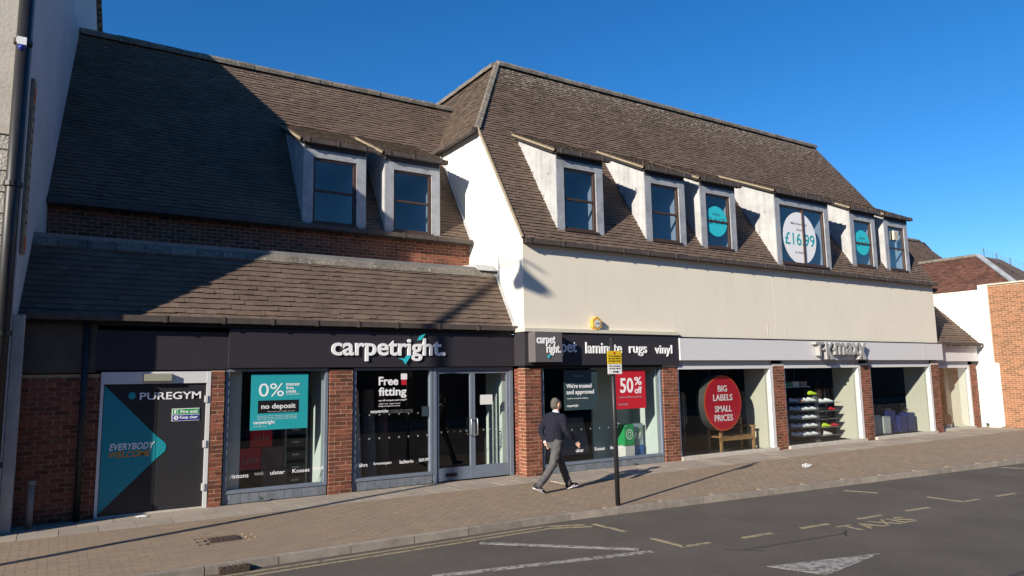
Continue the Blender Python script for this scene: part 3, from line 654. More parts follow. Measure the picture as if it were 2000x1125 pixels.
# fascias of the left shop
box('gym_fascia', 'fascia_dark', lb, -8.12,-6.085,F+.02,F+.14,2.36,3.02); box('lintel', 'black', lb, -9.2,-.02,F+.1,F+.25,2.335,2.52)
fs = root('fascia_sign', 'dark grey fascia sign with large white shop name and teal tick', 'shop sign')
box('panel', 'fascia_dark', fs, -6.08,-.012,F-.05,F+.13,2.385,3.09)
letters('carpetright.', 'letter_white', fs, -4.22,-1.77,2.50,2.97,F-.05,.03,bold=.018)
def tick(parent, x, z, s, y, mt='cyan', d=.034):
    MB().prism([(x-.30*s,z+.20*s),(x-.12*s,z+.14*s),(x-.02*s,z),(x+.18*s,z+.30*s),(x+.02*s,z+.29*s),(x-.05*s,z+.19*s)], 'y', y-d, y-d+.008).build('tick', mt, parent)
tick(fs, -2.67, 2.435, .62, F-.05); MB().prism([(-2.42,2.93),(-2.36,3.02),(-2.24,3.065),(-2.30,2.98),(-2.34,2.93)], 'y', F-.084, F-.076).build('tick', 'cyan', fs)

# ------------------------------------------------------------------ right shop front
w3 = shop_window(rb, .46, 4.13, .05, .16, 2.38)
f2 = root('product_fascia_sign', 'dark fascia sign listing floor coverings in white beside small box sign', 'shop sign')
q = MB(); q.box(-.035,4.665,-.07,.10,2.39,3.13); q.box(-.034,.1,.10,.36,2.392,3.128); q.build('panel', 'fascia_dark', f2)
letters('carpet', 'letter_white', f2, .50,1.39,2.60,2.91,-.07,.02,bold=.012); letters('laminate', 'letter_white', f2, 1.65,2.76,2.66,2.92,-.07,.02,bold=.012)
letters('rugs', 'letter_white', f2, 2.99,3.57,2.60,2.84,-.07,.02,bold=.012); letters('vinyl', 'letter_white', f2, 3.84,4.43,2.60,2.88,-.07,.02,bold=.012)
box('lintel', 'black', rb, .0,4.66,.02,.25,2.335,2.5)
bs = root('box_sign', 'square dark box sign with white shop name projecting from fascia', 'shop sign')
bp_ = MB().box(.06,.78,-.34,-.07,2.46,3.12).build('box', 'fascia_dark', bs)
bp_.data.materials[0] = mat('box_sign_face', (0.115, 0.105, 0.11), 0.45)
letters('carpet', 'letter_white', bs, .10,.60,2.80,3.02,-.34,.012,bold=.02); letters('right.', 'letter_white', bs, .36,.74,2.60,2.85,-.34,.012,bold=.02); tick(bs, .41, 2.53, .30, -.34, d=.016)
# alarm box
ab = root('alarm_box', 'yellow hexagonal burglar alarm box on the beige wall above sign', 'alarm')
hexp = [(2.0+.15*math.cos(R(60*k+30)), 3.36+.17*math.sin(R(60*k+30))) for k in range(6)]
MB().prism(hexp, 'y', -.11, -.002).build('housing', 'alarm_yellow', ab); MB().prism([(2.0+(a-2.0)*.66, 3.36+(b-3.36)*.6) for a, b in hexp], 'y', -.116, -.11).build('label_plate', 'card', ab)
text('lettering', 'ALARM', 'shelf_grey', ab, 1.93,2.07,3.34,3.38,-.116,.002,.01)
# T K fascia
tf = root('grey_fascia_sign', 'long pale grey fascia sign with raised metal store name', 'shop sign')
for a, b in ((4.69,8.72),(8.727,12.84),(12.847,16.3),(16.307,17.64)): box('panel', 'fascia_grey', tf, a, b, -.10, .06, 2.50, 3.06)
nm = root('store_name_letters', 'raised metal store name letters standing on pale grey fascia', 'sign')
for ch_, xa, xb, za, zb_ in (('T',10.13,10.52,2.63,3.03),('·',10.48,10.56,2.78,2.85),('K',10.62,11.02,2.52,3.03),('·',10.99,11.07,2.78,2.85),('m',11.06,11.58,2.66,3.02),('a',11.62,11.98,2.655,3.025),('x',11.98,12.32,2.66,3.02),('x',12.26,12.70,2.52,3.02)): text('letter', ch_, 'letter_metal', nm, xa, xb, za, zb_, -.115, .15, .02)
for xx in (10.6,11.5,12.3): box('fixing', 'steel', nm, xx, xx+.03, -.135,-.10,2.72,2.75)
box('joint_strip', 'black', rb, 4.68,17.6,-.06,-.003,3.062,3.10)
PB = [(4.67,8.43),(8.93,12.72),(13.25,16.96)]
for a, b in PB:
    q = MB(); q.box(a+.005,b-.005,.05,.14,2.36,2.498); bh = q.build('window_head', 'panel_grey', rb)
    tw = MB(); tw.box(a+.02,b-.14,-.005,.10,2.27,2.355); tw.box(b-.14,b-.01,.0,.13,.08,2.355); tw.box(a+.01,a+.05,.02,.13,.08,2.27); w_ = tw.build('shop_window', 'white_frame', rb)
    n = 3
    for i in range(n):
        xa = a+.05+(b-a-.19)*i/n; box('pane', 'pane', w_, xa+.003, xa+(b-a-.19)/n-.003, .06, .07, .08, 2.27)
    box('sill', 'stone', w_, a+.003, b-.003, -.07, .13, -.015, .078)
    MB().box(b-.20,b-.01,.132,.85,.05,2.7).build('return_panel', 'cream_panel', rb)
box('return_panel', 'pale_panel', rb, 4.03,4.13,.15,1.15,.03,2.7); box('display_panel', 'pale_panel', rb, 2.75,4.03,1.1,1.16,.03,2.7)
box('return_panel', 'pale_panel', lb, -4.33,-4.25,F+.15,F+.95,.03,2.6); box('return_panel', 'cream_panel', lb, -6.02,-5.80,F+.16,F+.5,.03,2.6); box('return_panel', 'pale_panel', lb, -.22,-.12,F+.2,F+.9,.03,2.6)

# ================================================================== annex, white wall and background
an = root('shop_annex', 'low set back end bay of shop with small tiled lean-to roof', 'building')
AY = .22
pier(an, 'brick_pier', 20.15, 20.62, AY, 0, 2.33, singles=False)
box('fascia_panel', 'fascia_grey', an, 17.66, 20.72, AY-.06, AY+.1, 2.46, 3.02); box('window_head', 'panel_grey', an, 17.57,20.14,AY+.05,AY+.14,2.3,2.458)
q = MB(); q.box(17.6,20.13,AY-.0,AY+.1,2.22,2.3); q.box(20.02,20.13,AY,AY+.1,.08,2.22); aw = q.build('shop_window', 'white_frame', an); box('pane', 'pane', aw, 17.6,20.02,AY+.05,AY+.058,.08,2.22); box('sill', 'stone', aw, 17.57,20.14,AY-.06,AY+.1,-.01,.078)
box('return_panel', 'cream_panel', an, 19.7,20.1,AY+.7,AY+.75,.03,2.6); box('return_panel', 'cream_panel', an, 20.02,20.1,AY+.12,AY+.7,.03,2.6)
room(an, 17.58, 20.6, AY+.13, 4, 2.7)
box('side_wall', 'brick', an, 20.3,20.6,AY+.3,4.5,0,3.1)
AP = Vector((0,.08,3.12)); AV = Vector((0,1.44,1.48)).normalized(); ANn = Vector((0,-AV.z,AV.y)); AL = 3.6
ar = MB().prism([(AP.y,AP.z),((AP+AV*AL).y,(AP+AV*AL).z),((AP+AV*AL).y,3.0),(AP.y+.1,AP.z-.06)], 'x', 17.56, 20.72).build('lean_to_roof', 'underlay', an)
tiles_build(tile_field(AP, (1,0,0), AV, ANn, lambda v: 17.56, lambda v: 20.78, AL, .168, .13), 'roof_tile', ar)
gutter(an, 17.6, 20.8, -.05, 3.03)
# brick and white side wall of next building
nb = root('brick_building', 'brick building with white painted side wall and red tiled hipped roof', 'building')
MB().prism([(12,0),(12,5.12),(.02,5.12),(.02,5.35),(-.30,5.35),(-.30,2.40),(-.46,2.36),(-.46,.06),(-.3,0)], 'x', 20.9, 21.2).build('white_wall', 'render_white', nb)
box('coping', 'render_white', nb, 20.86,21.1,.02,12,5.122,5.17)
bw = MB().box(20.956,21.3,-2.0,-.302,0,5.30).build('brick_wall', 'mortar', nb); jb = MB()
for (l, r, za, zb) in brick_list(-1.99,-.31,0,5.29): jb.cur = random.random(); jb.box(20.95+random.uniform(-.003,.003), 21.0, l+.004, r-.004, za, zb)
jb.build('brick', 'brick_orange', bw, kind='stuff')
box('coping', 'stone', nb, 20.90,21.32,-2.05,-.302,5.302,5.36)
RPn = Vector((21.05,0,5.12)); RV = Vector((2.0,0,1.66)).normalized(); RN = Vector((-RV.z,0,RV.x)); RLn = 1.66/RV.z
rr_ = MB(); P4 = [(-1.35,0),(12,0),(12,RLn),(.85,RLn)]
rr_.add([tuple(RPn+Vector((0,1,0))*u+RV*v) for u,v in P4]+[tuple(RPn+Vector((0,1,0))*u+RV*v-RN*.1) for u,v in P4], [(0,1,2,3),(7,6,5,4),(0,4,5,1),(1,5,6,2),(2,6,7,3),(3,7,4,0)])
rd = rr_.build('hipped_roof', 'underlay', nb)
tiles_build(tile_field(RPn, (0,1,0), RV, RN, lambda v: -1.35+2.2*v/RLn, lambda v: 12, RLn, .168, .1, jit=.009), 'red_tile', rd)
MB().quad((21.05,-1.35,5.1),(25.1,-1.35,5.1),(25.1,.85,6.8),(23.05,.85,6.8)).build('front_slope', 'roof_tile', nb)
MB().quad((23.05,.85,6.78),(25.1,.85,6.78),(27,12,5.1),(23.05,12,6.78)).build('far_slope', 'red_tile', nb)
MB().bar((21.0,-1.36,5.16), (23.05,.84,6.84), .2, .06).build('lead_hip', 'lead', nb); ridge_run(rd, (23.05,.9,6.80), (23.05,11.5,6.80), r=.1)
ln = root('bird_netting', 'fine bird netting on thin wires above the red tiled roof', 'netting')
def npnt(t, h): 
    p = Vector((23.05,.85,6.8)).lerp(Vector((21.4,-1.9,5.35)), t); return (p.x+.6, p.y, p.z+h)
for h in (.05,.14,.23,.32): MB().bar(npnt(-.05,h), npnt(1.1,h), .006).build('wire', 'net', ln)
for k in range(24): MB().bar(npnt(k/22,.03), npnt(k/22+.03,.33), .005).build('wire', 'net', ln)
for k in range(5): MB().bar(npnt(k/4.5,-.3), npnt(k/4.5,.36), .02).build('post', 'gutter', ln)
rbk = root('rear_building', 'brown tiled roof of a building rising behind red tiled roof', 'building')
MB().prism([(9,0),(9,8.2),(14,8.2),(14,0)], 'x', 27, 38.4).build('wall', 'opposite_brick', rbk)
RB = Vector((0,8.6,8.0)); BV = Vector((0,1.55,2.2)).normalized(); BN = Vector((0,-BV.z,BV.y)); BL = 2.75
rk = MB().prism([(8.6,8.0),((RB+BV*BL).y,(RB+BV*BL).z),(14,8.0)], 'x', 27, 37.6).build('pitched_roof', 'underlay', rbk)
tiles_build(tile_field(RB, (1,0,0), BV, BN, lambda v: 27, lambda v: 39.2-v*.85, BL, .168, .1), 'roof_tile', rk)
ridge_run(rk, (27,(RB+BV*BL).y,(RB+BV*BL).z), (36.9,(RB+BV*BL).y,(RB+BV*BL).z)); MB().tube([(34.9,10.3,10.2),(34.9,10.3,10.55)], .3, 12).build('vent_cap', 'steel', rbk)

# opposite side of the street: unseen, added to darken shop glass, raised to block sky
ob = root('unseen_terrace', 'unseen brick terrace added on the far side of the street', 'building')
box('wall', 'opposite_brick', ob, -60, 70, -30, -22, 0, 8.8); MB().prism([(-30.4,8.7),(-26,11.6),(-21.6,8.7)], 'x', -60, 70).build('roof', 'roof_tile', ob)
for i in range(24):
    xx = -42+i*4.2; box('window', 'black', ob, xx, xx+1.3, -22.0, -21.97, 4.2, 5.9); box('shop_front', 'navy_board', ob, xx-.5, xx+2.6, -22.0, -21.96, .1, 2.6)
# street lamp whose shadow crosses the pavement and the gable
sp = root('street_lamp', 'tall street lamp post with side bracket and hanging lantern on the pavement', 'street lamp')
SX, SY = -12.0, -3.22
MB().tube([(SX,SY,0),(SX,SY,1.2),(SX,SY,1.25),(SX,SY,9.6),(SX,SY,10.5)], [.11,.11,.075,.06,.012], 12).build('column', 'black_paint', sp)
MB().tube([(SX,SY,9.92),(SX,SY-1.25,9.95)], .025, 8).build('bracket', 'black_paint', sp)
MB().loft([((SX,SY-.95,9.93),(.04,0,0),(0,.04,0)),((SX,SY-.95,9.72),(.12,0,0),(0,.12,0)),((SX,SY-.95,9.52),(.34,0,0),(0,.34,0)),((SX,SY-.95,9.40),(.30,0,0),(0,.30,0)),((SX,SY-.95,9.32),(.08,0,0),(0,.08,0))],14).build('lantern', 'black_paint', sp)

# ================================================================== street things
pl = root('parking_sign_post', 'black post by the kerb with yellow and white taxi restriction plates', 'sign post')
PX, PY = -.66, -3.84+.12
MB().tube([(PX,PY,-.02),(PX-.02,PY,2.76)], .04, 14).build('post', 'black_paint', pl, smooth=True); MB().tube([(PX-.02,PY,2.755),(PX-.02,PY,2.775)], .045, 14).build('cap', 'black', pl)
yp = box('yellow_plate', 'yellow', pl, PX-.17,PX+.14,PY-.055,PY-.047,2.34,2.56); wp = box('white_plate', 'sign_white', pl, PX-.165,PX+.14,PY-.055,PY-.047,2.17,2.335)
MB().disc((PX-.015,2.52),.022,.022,PY-.057,16).build('symbol', 'red', yp)
for i, t in enumerate(('No stopping','at any time','except taxis')): text('lettering', t, 'black', yp, PX-.145,PX+.115,2.455-i*.042,2.487-i*.042,PY-.0555,.002,.015)
for i, t in enumerate(('No loading','at any time')): text('lettering', t, 'black', wp, PX-.14,PX+.11,2.285-i*.042,2.317-i*.042,PY-.0555,.002,.015)
MB().prism([(PX-.06,2.198),(PX+.03,2.198),(PX+.03,2.185),(PX+.07,2.207),(PX+.03,2.229),(PX+.03,2.216),(PX-.06,2.216)], 'y', PY-.058, PY-.0555).build('arrow', 'black', wp)
# plastic bag and paper
def blob(name, c, s, mt, label, cat, seed):
    rnd = random.Random(seed); bm = bmesh.new(); bmesh.ops.create_icosphere(bm, subdivisions=3, radius=1)
    for v in bm.verts: v.co = Vector((v.co.x*s[0], v.co.y*s[1], max(v.co.z, -.5)*s[2]+s[2]*.5))*(1+rnd.uniform(-.22,.22))
    me = bpy.data.meshes.new(name); bm.to_mesh(me); bm.free(); me.materials.append(MATS[mt]); o = link(name, me, None, label, cat); o.location = c; return o
blob('plastic_bag', (5.91,-2.68,.0), (.13,.08,.05), 'plastic_bag', 'crumpled clear plastic bag lying on the brick paving', 'litter', 3)
blob('paper_scrap', (-7.36,.18,.0), (.09,.05,.012), 'paper', 'scrap of white paper on the slab before the black doors', 'litter', 5)
for (x_, y_, s_, lb_) in ((-5.45,F-.02,.10,'small green weed at the foot of the first shop window'), (-2.06,F-.02,.07,'small weed growing at foot of the entrance frame'), (3.1,.02,.07,'tiny weed at foot of window tiles behind sign post'), (4.68,-.03,.07,'tiny weed tuft at the foot of brick pier beside grey fascia'), (20.75,.1,.16,'weed tuft in gap between end bay and white wall')):
    q = MB()
    for k in range(26):
        a = random.uniform(0,6.28); rr0 = random.uniform(.1,.9)*s_; h = random.uniform(.3,1)*s_; c = Vector((x_+math.cos(a)*rr0*.7, y_-abs(math.sin(a))*rr0*.6, h)); u_ = Vector((math.cos(a),math.sin(a),.4))*s_*.22; v_ = Vector((-math.sin(a),math.cos(a),.3))*s_*.14
        q.quad(c-u_, c+v_, c+u_, c-v_); 
    q.bar((x_,y_,0),(x_,y_-.01,s_*.8),.006); q.build('weed', 'leaf', None, label=lb_, cat='plant')

# ------------------------------------------------------------------ window displays, left shop
def poster(name, label, x0, x1, z0, z1, y, mt, cat='poster'):
    p = root(name, label, cat); box('sheet', mt, p, x0, x1, y-.004, y, z0, z1); return p
p = poster('window_poster', 'teal interest free credit poster stuck inside the first window', -5.66,-4.62,1.26,2.27,GY,'teal')
T = lambda s, a, b, c, d, mt='letter_white', bold=.02, par=None, y=None: text('lettering', s, mt, par or p, a, b, c, d, (y or GY)-.0045, .002, bold)
T('0%', -5.52,-5.07,1.86,2.10, bold=.0); T('interest', -5.03,-4.78,2.05,2.11); T('free', -5.03,-4.89,1.985,2.04); T('credit', -5.03,-4.84,1.92,1.975); T('for up to 3 years', -5.03,-4.78,1.88,1.905)
box('banner', 'black', p, -5.53,-4.79,GY-.0065,GY-.0042,1.56,1.79); text('lettering','no deposit','letter_white',p,-5.47,-4.85,1.61,1.73,GY-.0068,.002,.015); text('lettering','Other credit options available, ask in store','letter_white',p,-5.36,-4.86,1.575,1.592,GY-.0068,.002,.0)
T('carpetright', -5.60,-5.22,1.35,1.43); T('carpetright.co.uk', -5.60,-5.38,1.315,1.335, bold=0)
for k in range(3): T('Representative example credit subject to status terms apply', -5.53,-4.82,1.50-k*.028,1.516-k*.028, bold=0)
lg = root('brand_lettering', 'row of pale brand names low on the first shop window', 'lettering')
for s, a, b, z in (('rintons',-5.97,-5.66,.44),('wools',-5.56,-5.40,.46),('ulster',-5.28,-5.02,.45),('Kosset',-4.88,-4.56,.45),('HouseBeautiful',-4.50,-4.29,.47)): T(s, a, b, z, z+.07, par=lg, mt='letter_white' if s != 'wools' else 'letter_dim', bold=.01)
def cube(name, label, x, z, s, y, mt, t=None):
    o = MB().box(x, x+s, y, y+s, z, z+s).build(name, mt, None, label=label, cat='display cube', group=None)
    if t: text('lettering', t, 'letter_dim', o, x+.06, x+s-.05, z+s*.34, z+s*.62, y-.001, .003, -.01)
cube('display_cube', 'red sale cube resting on top of the stack in first window', -5.52, .90, .40, F+.62, 'red', 'sale'); cube('display_cube', 'red sale cube beside flower picture cube in first window', -5.72, .50, .395, F+.60, 'red', 'sale')
cube('display_cube', 'brown flower picture cube beside the red sale cube', -5.31, .485, .41, F+.61, 'picture_brown'); cube('display_cube', 'brown picture cube under the flower picture cube', -5.29, .03, .45, F+.60, 'picture_brown')
sh = root('sample_rack', 'dark sample rack with small white labels in first window', 'rack')
box('frame', 'shelf_grey', sh, -4.86,-4.83,F+.7,F+1.2,.03,1.7); box('frame', 'shelf_grey', sh, -4.45,-4.42,F+.7,F+1.2,.03,1.7)
for k in range(7): q = box('shelf', 'interior', sh, -4.83,-4.45,F+.7,F+1.2,.15+k*.24,.30+k*.24); box('label_strip', 'letter_dim', q, -4.72,-4.58,F+.695,F+.7,.22+k*.24,.25+k*.24)
# second window
ff = root('window_lettering', 'white free fitting offer lettering on the second shop window', 'lettering')
text('lettering','Free','letter_white',ff,-3.20,-2.78,2.02,2.19,GY,.002,.025); text('lettering','fitting','letter_white',ff,-3.20,-2.60,1.76,1.98,GY,.002,.025); text('lettering','on all carpet and vinyl*','letter_white',ff,-3.20,-2.59,1.695,1.74,GY,.002,.01)
text('lettering','with our approved','letter_white',ff,-3.20,-2.74,1.635,1.665,GY,.002,0); text('lettering','fitting arrangement service','letter_white',ff,-3.20,-2.74,1.59,1.62,GY,.002,0); text('lettering','carpetright','letter_white',ff,-3.37,-2.99,1.46,1.54,GY,.002,.015)
for k in range(3): text('lettering','terms and conditions apply see in store for details','letter_dim',ff,-2.96,-2.46,1.51-k*.025,1.525-k*.025,GY,.002,0)
rbn = root('rosette_sticker', 'white and red rosette sticker above the free fitting lettering', 'sticker'); box('badge', 'sign_white', rbn, -2.72,-2.585,GY-.003,GY,2.13,2.25); box('ribbon', 'red', rbn, -2.71,-2.60,GY-.003,GY,2.02,2.128)
box('door_notice', 'poster_dark', None, -2.25,-2.09,GY-.003,GY,1.37,1.57, label='small dark opening hours notice at edge of second window', cat='notice')
lg2 = root('brand_lettering', 'row of pale flooring brand names low on the second window', 'lettering')
for s, a, b in (('Kährs',-3.66,-3.42),('kronospan',-3.29,-2.92),('balterio',-2.74,-2.44),('QUICK-STEP',-2.32,-2.10)): text('lettering', s, 'letter_white', lg2, a, b, .45, .52, GY, .002, .012)
dt = root('manifestation_dots', 'rows of pale safety dots across the second window', 'sticker')
for k in range(8): MB().disc((-3.60+k*.21,.98),.02,.02,GY-.001,12).build('dot', 'letter_dim', dt); MB().disc((-3.60+k*.21,1.44),.016,.016,GY-.001,12).build('dot', 'letter_dim', dt)
box('paper_notice', 'paper', None, -.86,-.55,F+.058,F+.061,1.56,1.77, label='blank white paper notice taped inside the entrance door', cat='notice')
# third window (right of corner pier)
WY = .05+.013
p3 = poster('window_poster', 'dark trusted and approved poster in window behind walking man', 1.10,2.08,1.37,2.28,WY,'poster_dark')
text('lettering','Trustpilot','letter_dim',p3,1.36,1.66,2.11,2.17,WY-.0045,.002,.0); text('lettering',"We're trusted",'letter_white',p3,1.17,1.90,1.87,1.97,WY-.0045,.002,.02); text('lettering','and approved','letter_white',p3,1.17,1.97,1.70,1.83,WY-.0045,.002,.02); text('lettering','so you can shop with confidence.','letter_white',p3,1.18,1.80,1.615,1.65,WY-.0045,.002,0); text('lettering','carpetright','letter_white',p3,1.17,1.50,1.43,1.50,WY-.0045,.002,.015)
p4 = poster('window_poster', 'red half price poster hanging in window beside brick pier', 2.60,3.60,1.34,2.27,WY,'red')
text('lettering','50','letter_white',p4,2.78,3.20,1.72,2.08,WY-.0045,.002,.02); text('lettering','%','letter_white',p4,3.24,3.48,1.90,2.10,WY-.0045,.002,.02); text('lettering','off','letter_white',p4,3.24,3.48,1.70,1.86,WY-.0045,.002,.02); text('lettering','a choice of floors and beds','letter_dim',p4,2.70,3.48,1.60,1.65,WY-.0045,.002,0); text('lettering','carpetright','letter_dim',p4,2.70,3.02,1.42,1.48,WY-.0045,.002,.01)
lg3 = root('brand_lettering', 'row of pale brand names low on the window behind the walking man', 'lettering')
for s, a, b in (('ulster',1.40,1.62),('Kosset',1.95,2.25),('HouseBeautiful',2.42,2.80)): text('lettering', s, 'letter_white', lg3, a, b, .42, .50, WY, .002, .012)
dt3 = root('manifestation_dots', 'row of pale safety dots on the window behind walking man', 'sticker')
for k in range(9): MB().disc((1.3+k*.27,.93),.02,.02,WY-.001,12).build('dot', 'letter_dim', dt3)
gb_ = box('display_box', 'green', None, 3.22,3.52,.45,.75,.42,.93, label='green box with a white circular arrow emblem in window display', cat='box')
for r0, r1 in ((.115,.095),(.06,.045)):
    q = MB(); n = 28
    for i in range(n): a0, a1 = 2*math.pi*i/n, 2*math.pi*(i+1)/n; q.quad(*[(3.37+r_*math.cos(t), .446, .69+r_*1.1*math.sin(t)) for r_, t in ((r0,a0),(r0,a1),(r1,a1),(r1,a0))])
    q.build('emblem', 'letter_white', gb_)
box('display_box', 'card', None, 3.22,3.52,.44,.75,.03,.41, label='white printed box under the green box in window display', cat='box')
pc = box('picture_card', 'meadow', None, 3.53,3.92,.55,.62,.40,.93, label='landscape picture card with two sheep beside green box', cat='card')
for xx in (3.60,3.76): MB().loft([((xx,.547,.52),(.001,0,0),(0,0,.001)),((xx+.01,.545,.58),(.05,0,0),(0,.004,0)),((xx+.03,.545,.66),(.06,0,0),(0,.004,0)),((xx+.07,.545,.72),(.025,0,0),(0,.004,0))],10).build('sheep', 'card', pc)
box('picture_card', 'blue_card', None, 3.53,3.92,.54,.62,.03,.39, label='deep blue display card under the sheep picture card', cat='card')
rk_ = root('carpet_stand', 'dark sloping carpet sample stand behind walking man window', 'stand'); MB().prism([(1.0,.03),(1.3,1.1),(1.5,1.1),(1.9,.03)], 'x', 1.3, 2.6).build('slope', 'shelf_grey', rk_); box('ledge', 'interior', rk_, 1.3,2.6,.92,1.0,.03,.25)
# round red drum sign
dr = root('drum_sign', 'round red hanging drum sign with white slogan in shop window', 'sign')
cx, cz, ry = 6.55, 1.36, .74
ring = lambda r_, y_: [(cx+r_*math.cos(2*math.pi*i/48), y_, cz+r_*math.sin(2*math.pi*i/48)) for i in range(48)]
q = MB(); q.add(ring(ry,.22)+ring(ry,.50), [(i,(i+1)%48,(i+1)%48+48,i+48) for i in range(48)]+[tuple(range(48,96))]); q.build('rim', 'steel', dr, smooth=False)
q = MB(); q.add(ring(ry,.218)+ring(ry-.04,.214), [(i,(i+1)%48,(i+1)%48+48,i+48) for i in range(48)]); q.build('edge_band', 'red_rim', dr); MB().disc((cx,cz),ry-.04,ry-.04,.214,48).build('face', 'red', dr)
for s, a, b, z0, z1 in (('BIG',-.18,.18,.30,.47),('LABELS',-.38,.38,.06,.23),('SMALL',-.33,.33,-.24,-.07),('PRICES',-.36,.36,-.48,-.31)): text('lettering', s, 'letter_white', dr, cx+a, cx+b, cz+z0, cz+z1, .2135, .003, .015)
for xx in (cx-.35, cx+.35): MB().tube([(xx,.36,cz+.64),(xx,.36,2.7)], .004, 6).build('wire', 'steel', dr)
# bench
bn_ = root('garden_bench', 'light wooden garden bench in shop window beneath the drum sign', 'bench')
BX0, BX1, BY0, BY1 = 6.55, 7.95, .35, .85
for xx in (BX0, BX1-.07):
    for yy in (BY0, BY1-.06): box('leg', 'wood', bn_, xx, xx+.07, yy, yy+.06, .03, .66 if yy == BY0 else .9)
    box('armrest', 'wood', bn_, xx-.01, xx+.08, BY0-.03, BY1, .66, .70)
for k in range(4): box('seat_slat', 'wood', bn_, BX0-.02, BX1+.02, BY0+.02+k*.11, BY0+.11+k*.11, .42, .45)
box('apron', 'wood', bn_, BX0, BX1, BY0+.01, BY0+.04, .33, .415)
for k in range(3): box('back_slat', 'brown_wood', bn_, BX0, BX1, BY1-.05, BY1-.02, .58+k*.13, .66+k*.13)
# shoe display
sr = root('shoe_rack', 'shoe display rack of glass shelves with grey post in window', 'rack')
box('post', 'shelf_grey', sr, 11.05,11.25,.55,.75,.03,1.45); box('back_post', 'shelf_grey', sr, 9.9,9.95,.9,.95,.03,1.5); box('back_post', 'shelf_grey', sr, 12.1,12.15,.9,.95,.03,1.5)
def shoe_mesh(): 
    q = MB(); q.loft([((-.13,0,.045),(0,.03,0),(0,0,.035)),((-.11,0,.06),(0,.04,0),(0,0,.06)),((-.03,0,.055),(0,.042,0),(0,0,.055)),((.06,0,.04),(0,.045,0),(0,0,.035)),((.12,0,.03),(0,.035,0),(0,0,.022)),((.145,0,.028),(0,.012,0),(0,0,.012))],10)
    return q.mesh('shoe')
SM = {}
def shoe(x, y, z, mt, lb_, rz=0, grp='shoes on the display shelves'):
    if mt not in SM: SM[mt] = shoe_mesh(); SM[mt].materials.append(MATS[mt]); SM[mt].polygons.foreach_set('use_smooth', [True]*len(SM[mt].polygons))
    o = link('shoe', SM[mt], None, lb_, 'shoe', grp); o.location = (x,y,z); o.rotation_euler = (0,0,rz); o.scale = (1.15,1.1,1.15)
for k, z in enumerate((.25,.50,.75,1.0,1.25)):
    box('shelf', 'shelf_grey', sr, 9.85,11.05,.42,.92,z-.012,z); box('shelf', 'shelf_grey', sr, 11.25,12.2,.42,.92,z-.06,z-.048)
    for i in range(4): 
        mt_ = 'pink' if (k == 4 and i == 1) else 'shoe_white'
        shoe(10.02+i*.29, .55, z, mt_, 'pink shoe on the top left display shelf' if mt_ == 'pink' else 'white trainer on the %s of the left glass shelves' % ('lowest','second lowest','middle','second highest','topmost')[k], R(-25))
for (x_, z_, mt_, lb_) in ((11.4,1.202,'shoe_white','white trainer on the right shelf beside the grey post top'),(11.75,1.202,'shoe_white','white trainer on the top right shelf beside cream panel'),(11.5,.952,'black','black trainer next to red shoe on the right shelves'),(11.85,.952,'red','red shoe on the upper right display shelf'),(11.5,.702,'black','black trainer alone on the middle right display shelf'),(11.55,.452,'lime','lime green trainer on the lower right display shelf'),(11.95,.452,'red','red shoe on the lower right display shelf'),(11.6,.202,'card','grey shoe on the lowest right display shelf')): shoe(x_, .55, z_, mt_, lb_, R(-25))
shoe(10.95,.55,1.45,'lime','lime green shoe on top of the grey display post',R(-25))
bx_ = box('shoe_box', 'green', None, 9.75,10.05,.6,.85,1.72,1.84, label='green shoe box on the high glass shelf in shop window', cat='box'); box('wall_shelf', 'card', sr, 9.5,10.9,.55,.9,1.70,1.718)
for yy in (.6,.85): MB().tube([(10.2,yy,1.71),(10.2,yy,2.72)], .006, 6).build('wire', 'steel', sr)
# suitcases
def suitcase(x, y, w_, h, d, mt, lb_, handle=True):
    s_ = root('suitcase', lb_, 'suitcase', group='suitcases in the shop window'); z0 = .09
    q = MB().prism([(x+.03,z0),(x+w_-.03,z0),(x+w_,z0+.03),(x+w_,z0+h-.04),(x+w_-.04,z0+h),(x+.04,z0+h),(x,z0+h-.04),(x,z0+.03)], 'y', y, y+d).build('shell', mt, s_)
    for k in range(4): box('rib', mt, q, x+.05+k*(w_-.12)/3, x+.07+k*(w_-.12)/3, y-.006, y, z0+.05, z0+h-.06)
    for xx in (x+.05, x+w_-.08): 
        for yy in (y+.03, y+d-.06): MB().tube([(xx,yy,.055),(xx+.03,yy,.055)], .03, 8).build('wheel', 'black', s_)
    if handle: MB().tube([(x+w_*.3,y+d-.04,z0+h),(x+w_*.3,y+d-.04,z0+h+.28),(x+w_*.32,y+d-.04,z0+h+.3),(x+w_*.68,y+d-.04,z0+h+.3),(x+w_*.7,y+d-.04,z0+h+.28),(x+w_*.7,y+d-.04,z0+h)], .011, 6).build('handle', 'black', s_)
for (x_, y_, w_, h_2, mt_, lb_, hd) in ((13.42,.35,.42,.55,'case_taupe','taupe suitcase at the end of the luggage row',False),(13.9,.42,.45,.62,'case_grey','pale grey suitcase next to the taupe suitcase',True),(14.42,.36,.40,.56,'case_grey','smaller grey suitcase between pale grey and blue luggage',True),(14.9,.5,.48,.72,'case_blue','tall blue suitcase with raised handle in luggage row',True),(15.45,.4,.44,.55,'case_blue','blue suitcase beside tall blue one, no handle raised',False),(15.98,.42,.48,.62,'case_blue','blue suitcase at the cream panel end of luggage row',True)): suitcase(x_, y_, w_, h_2, .28, mt_, lb_, hd)
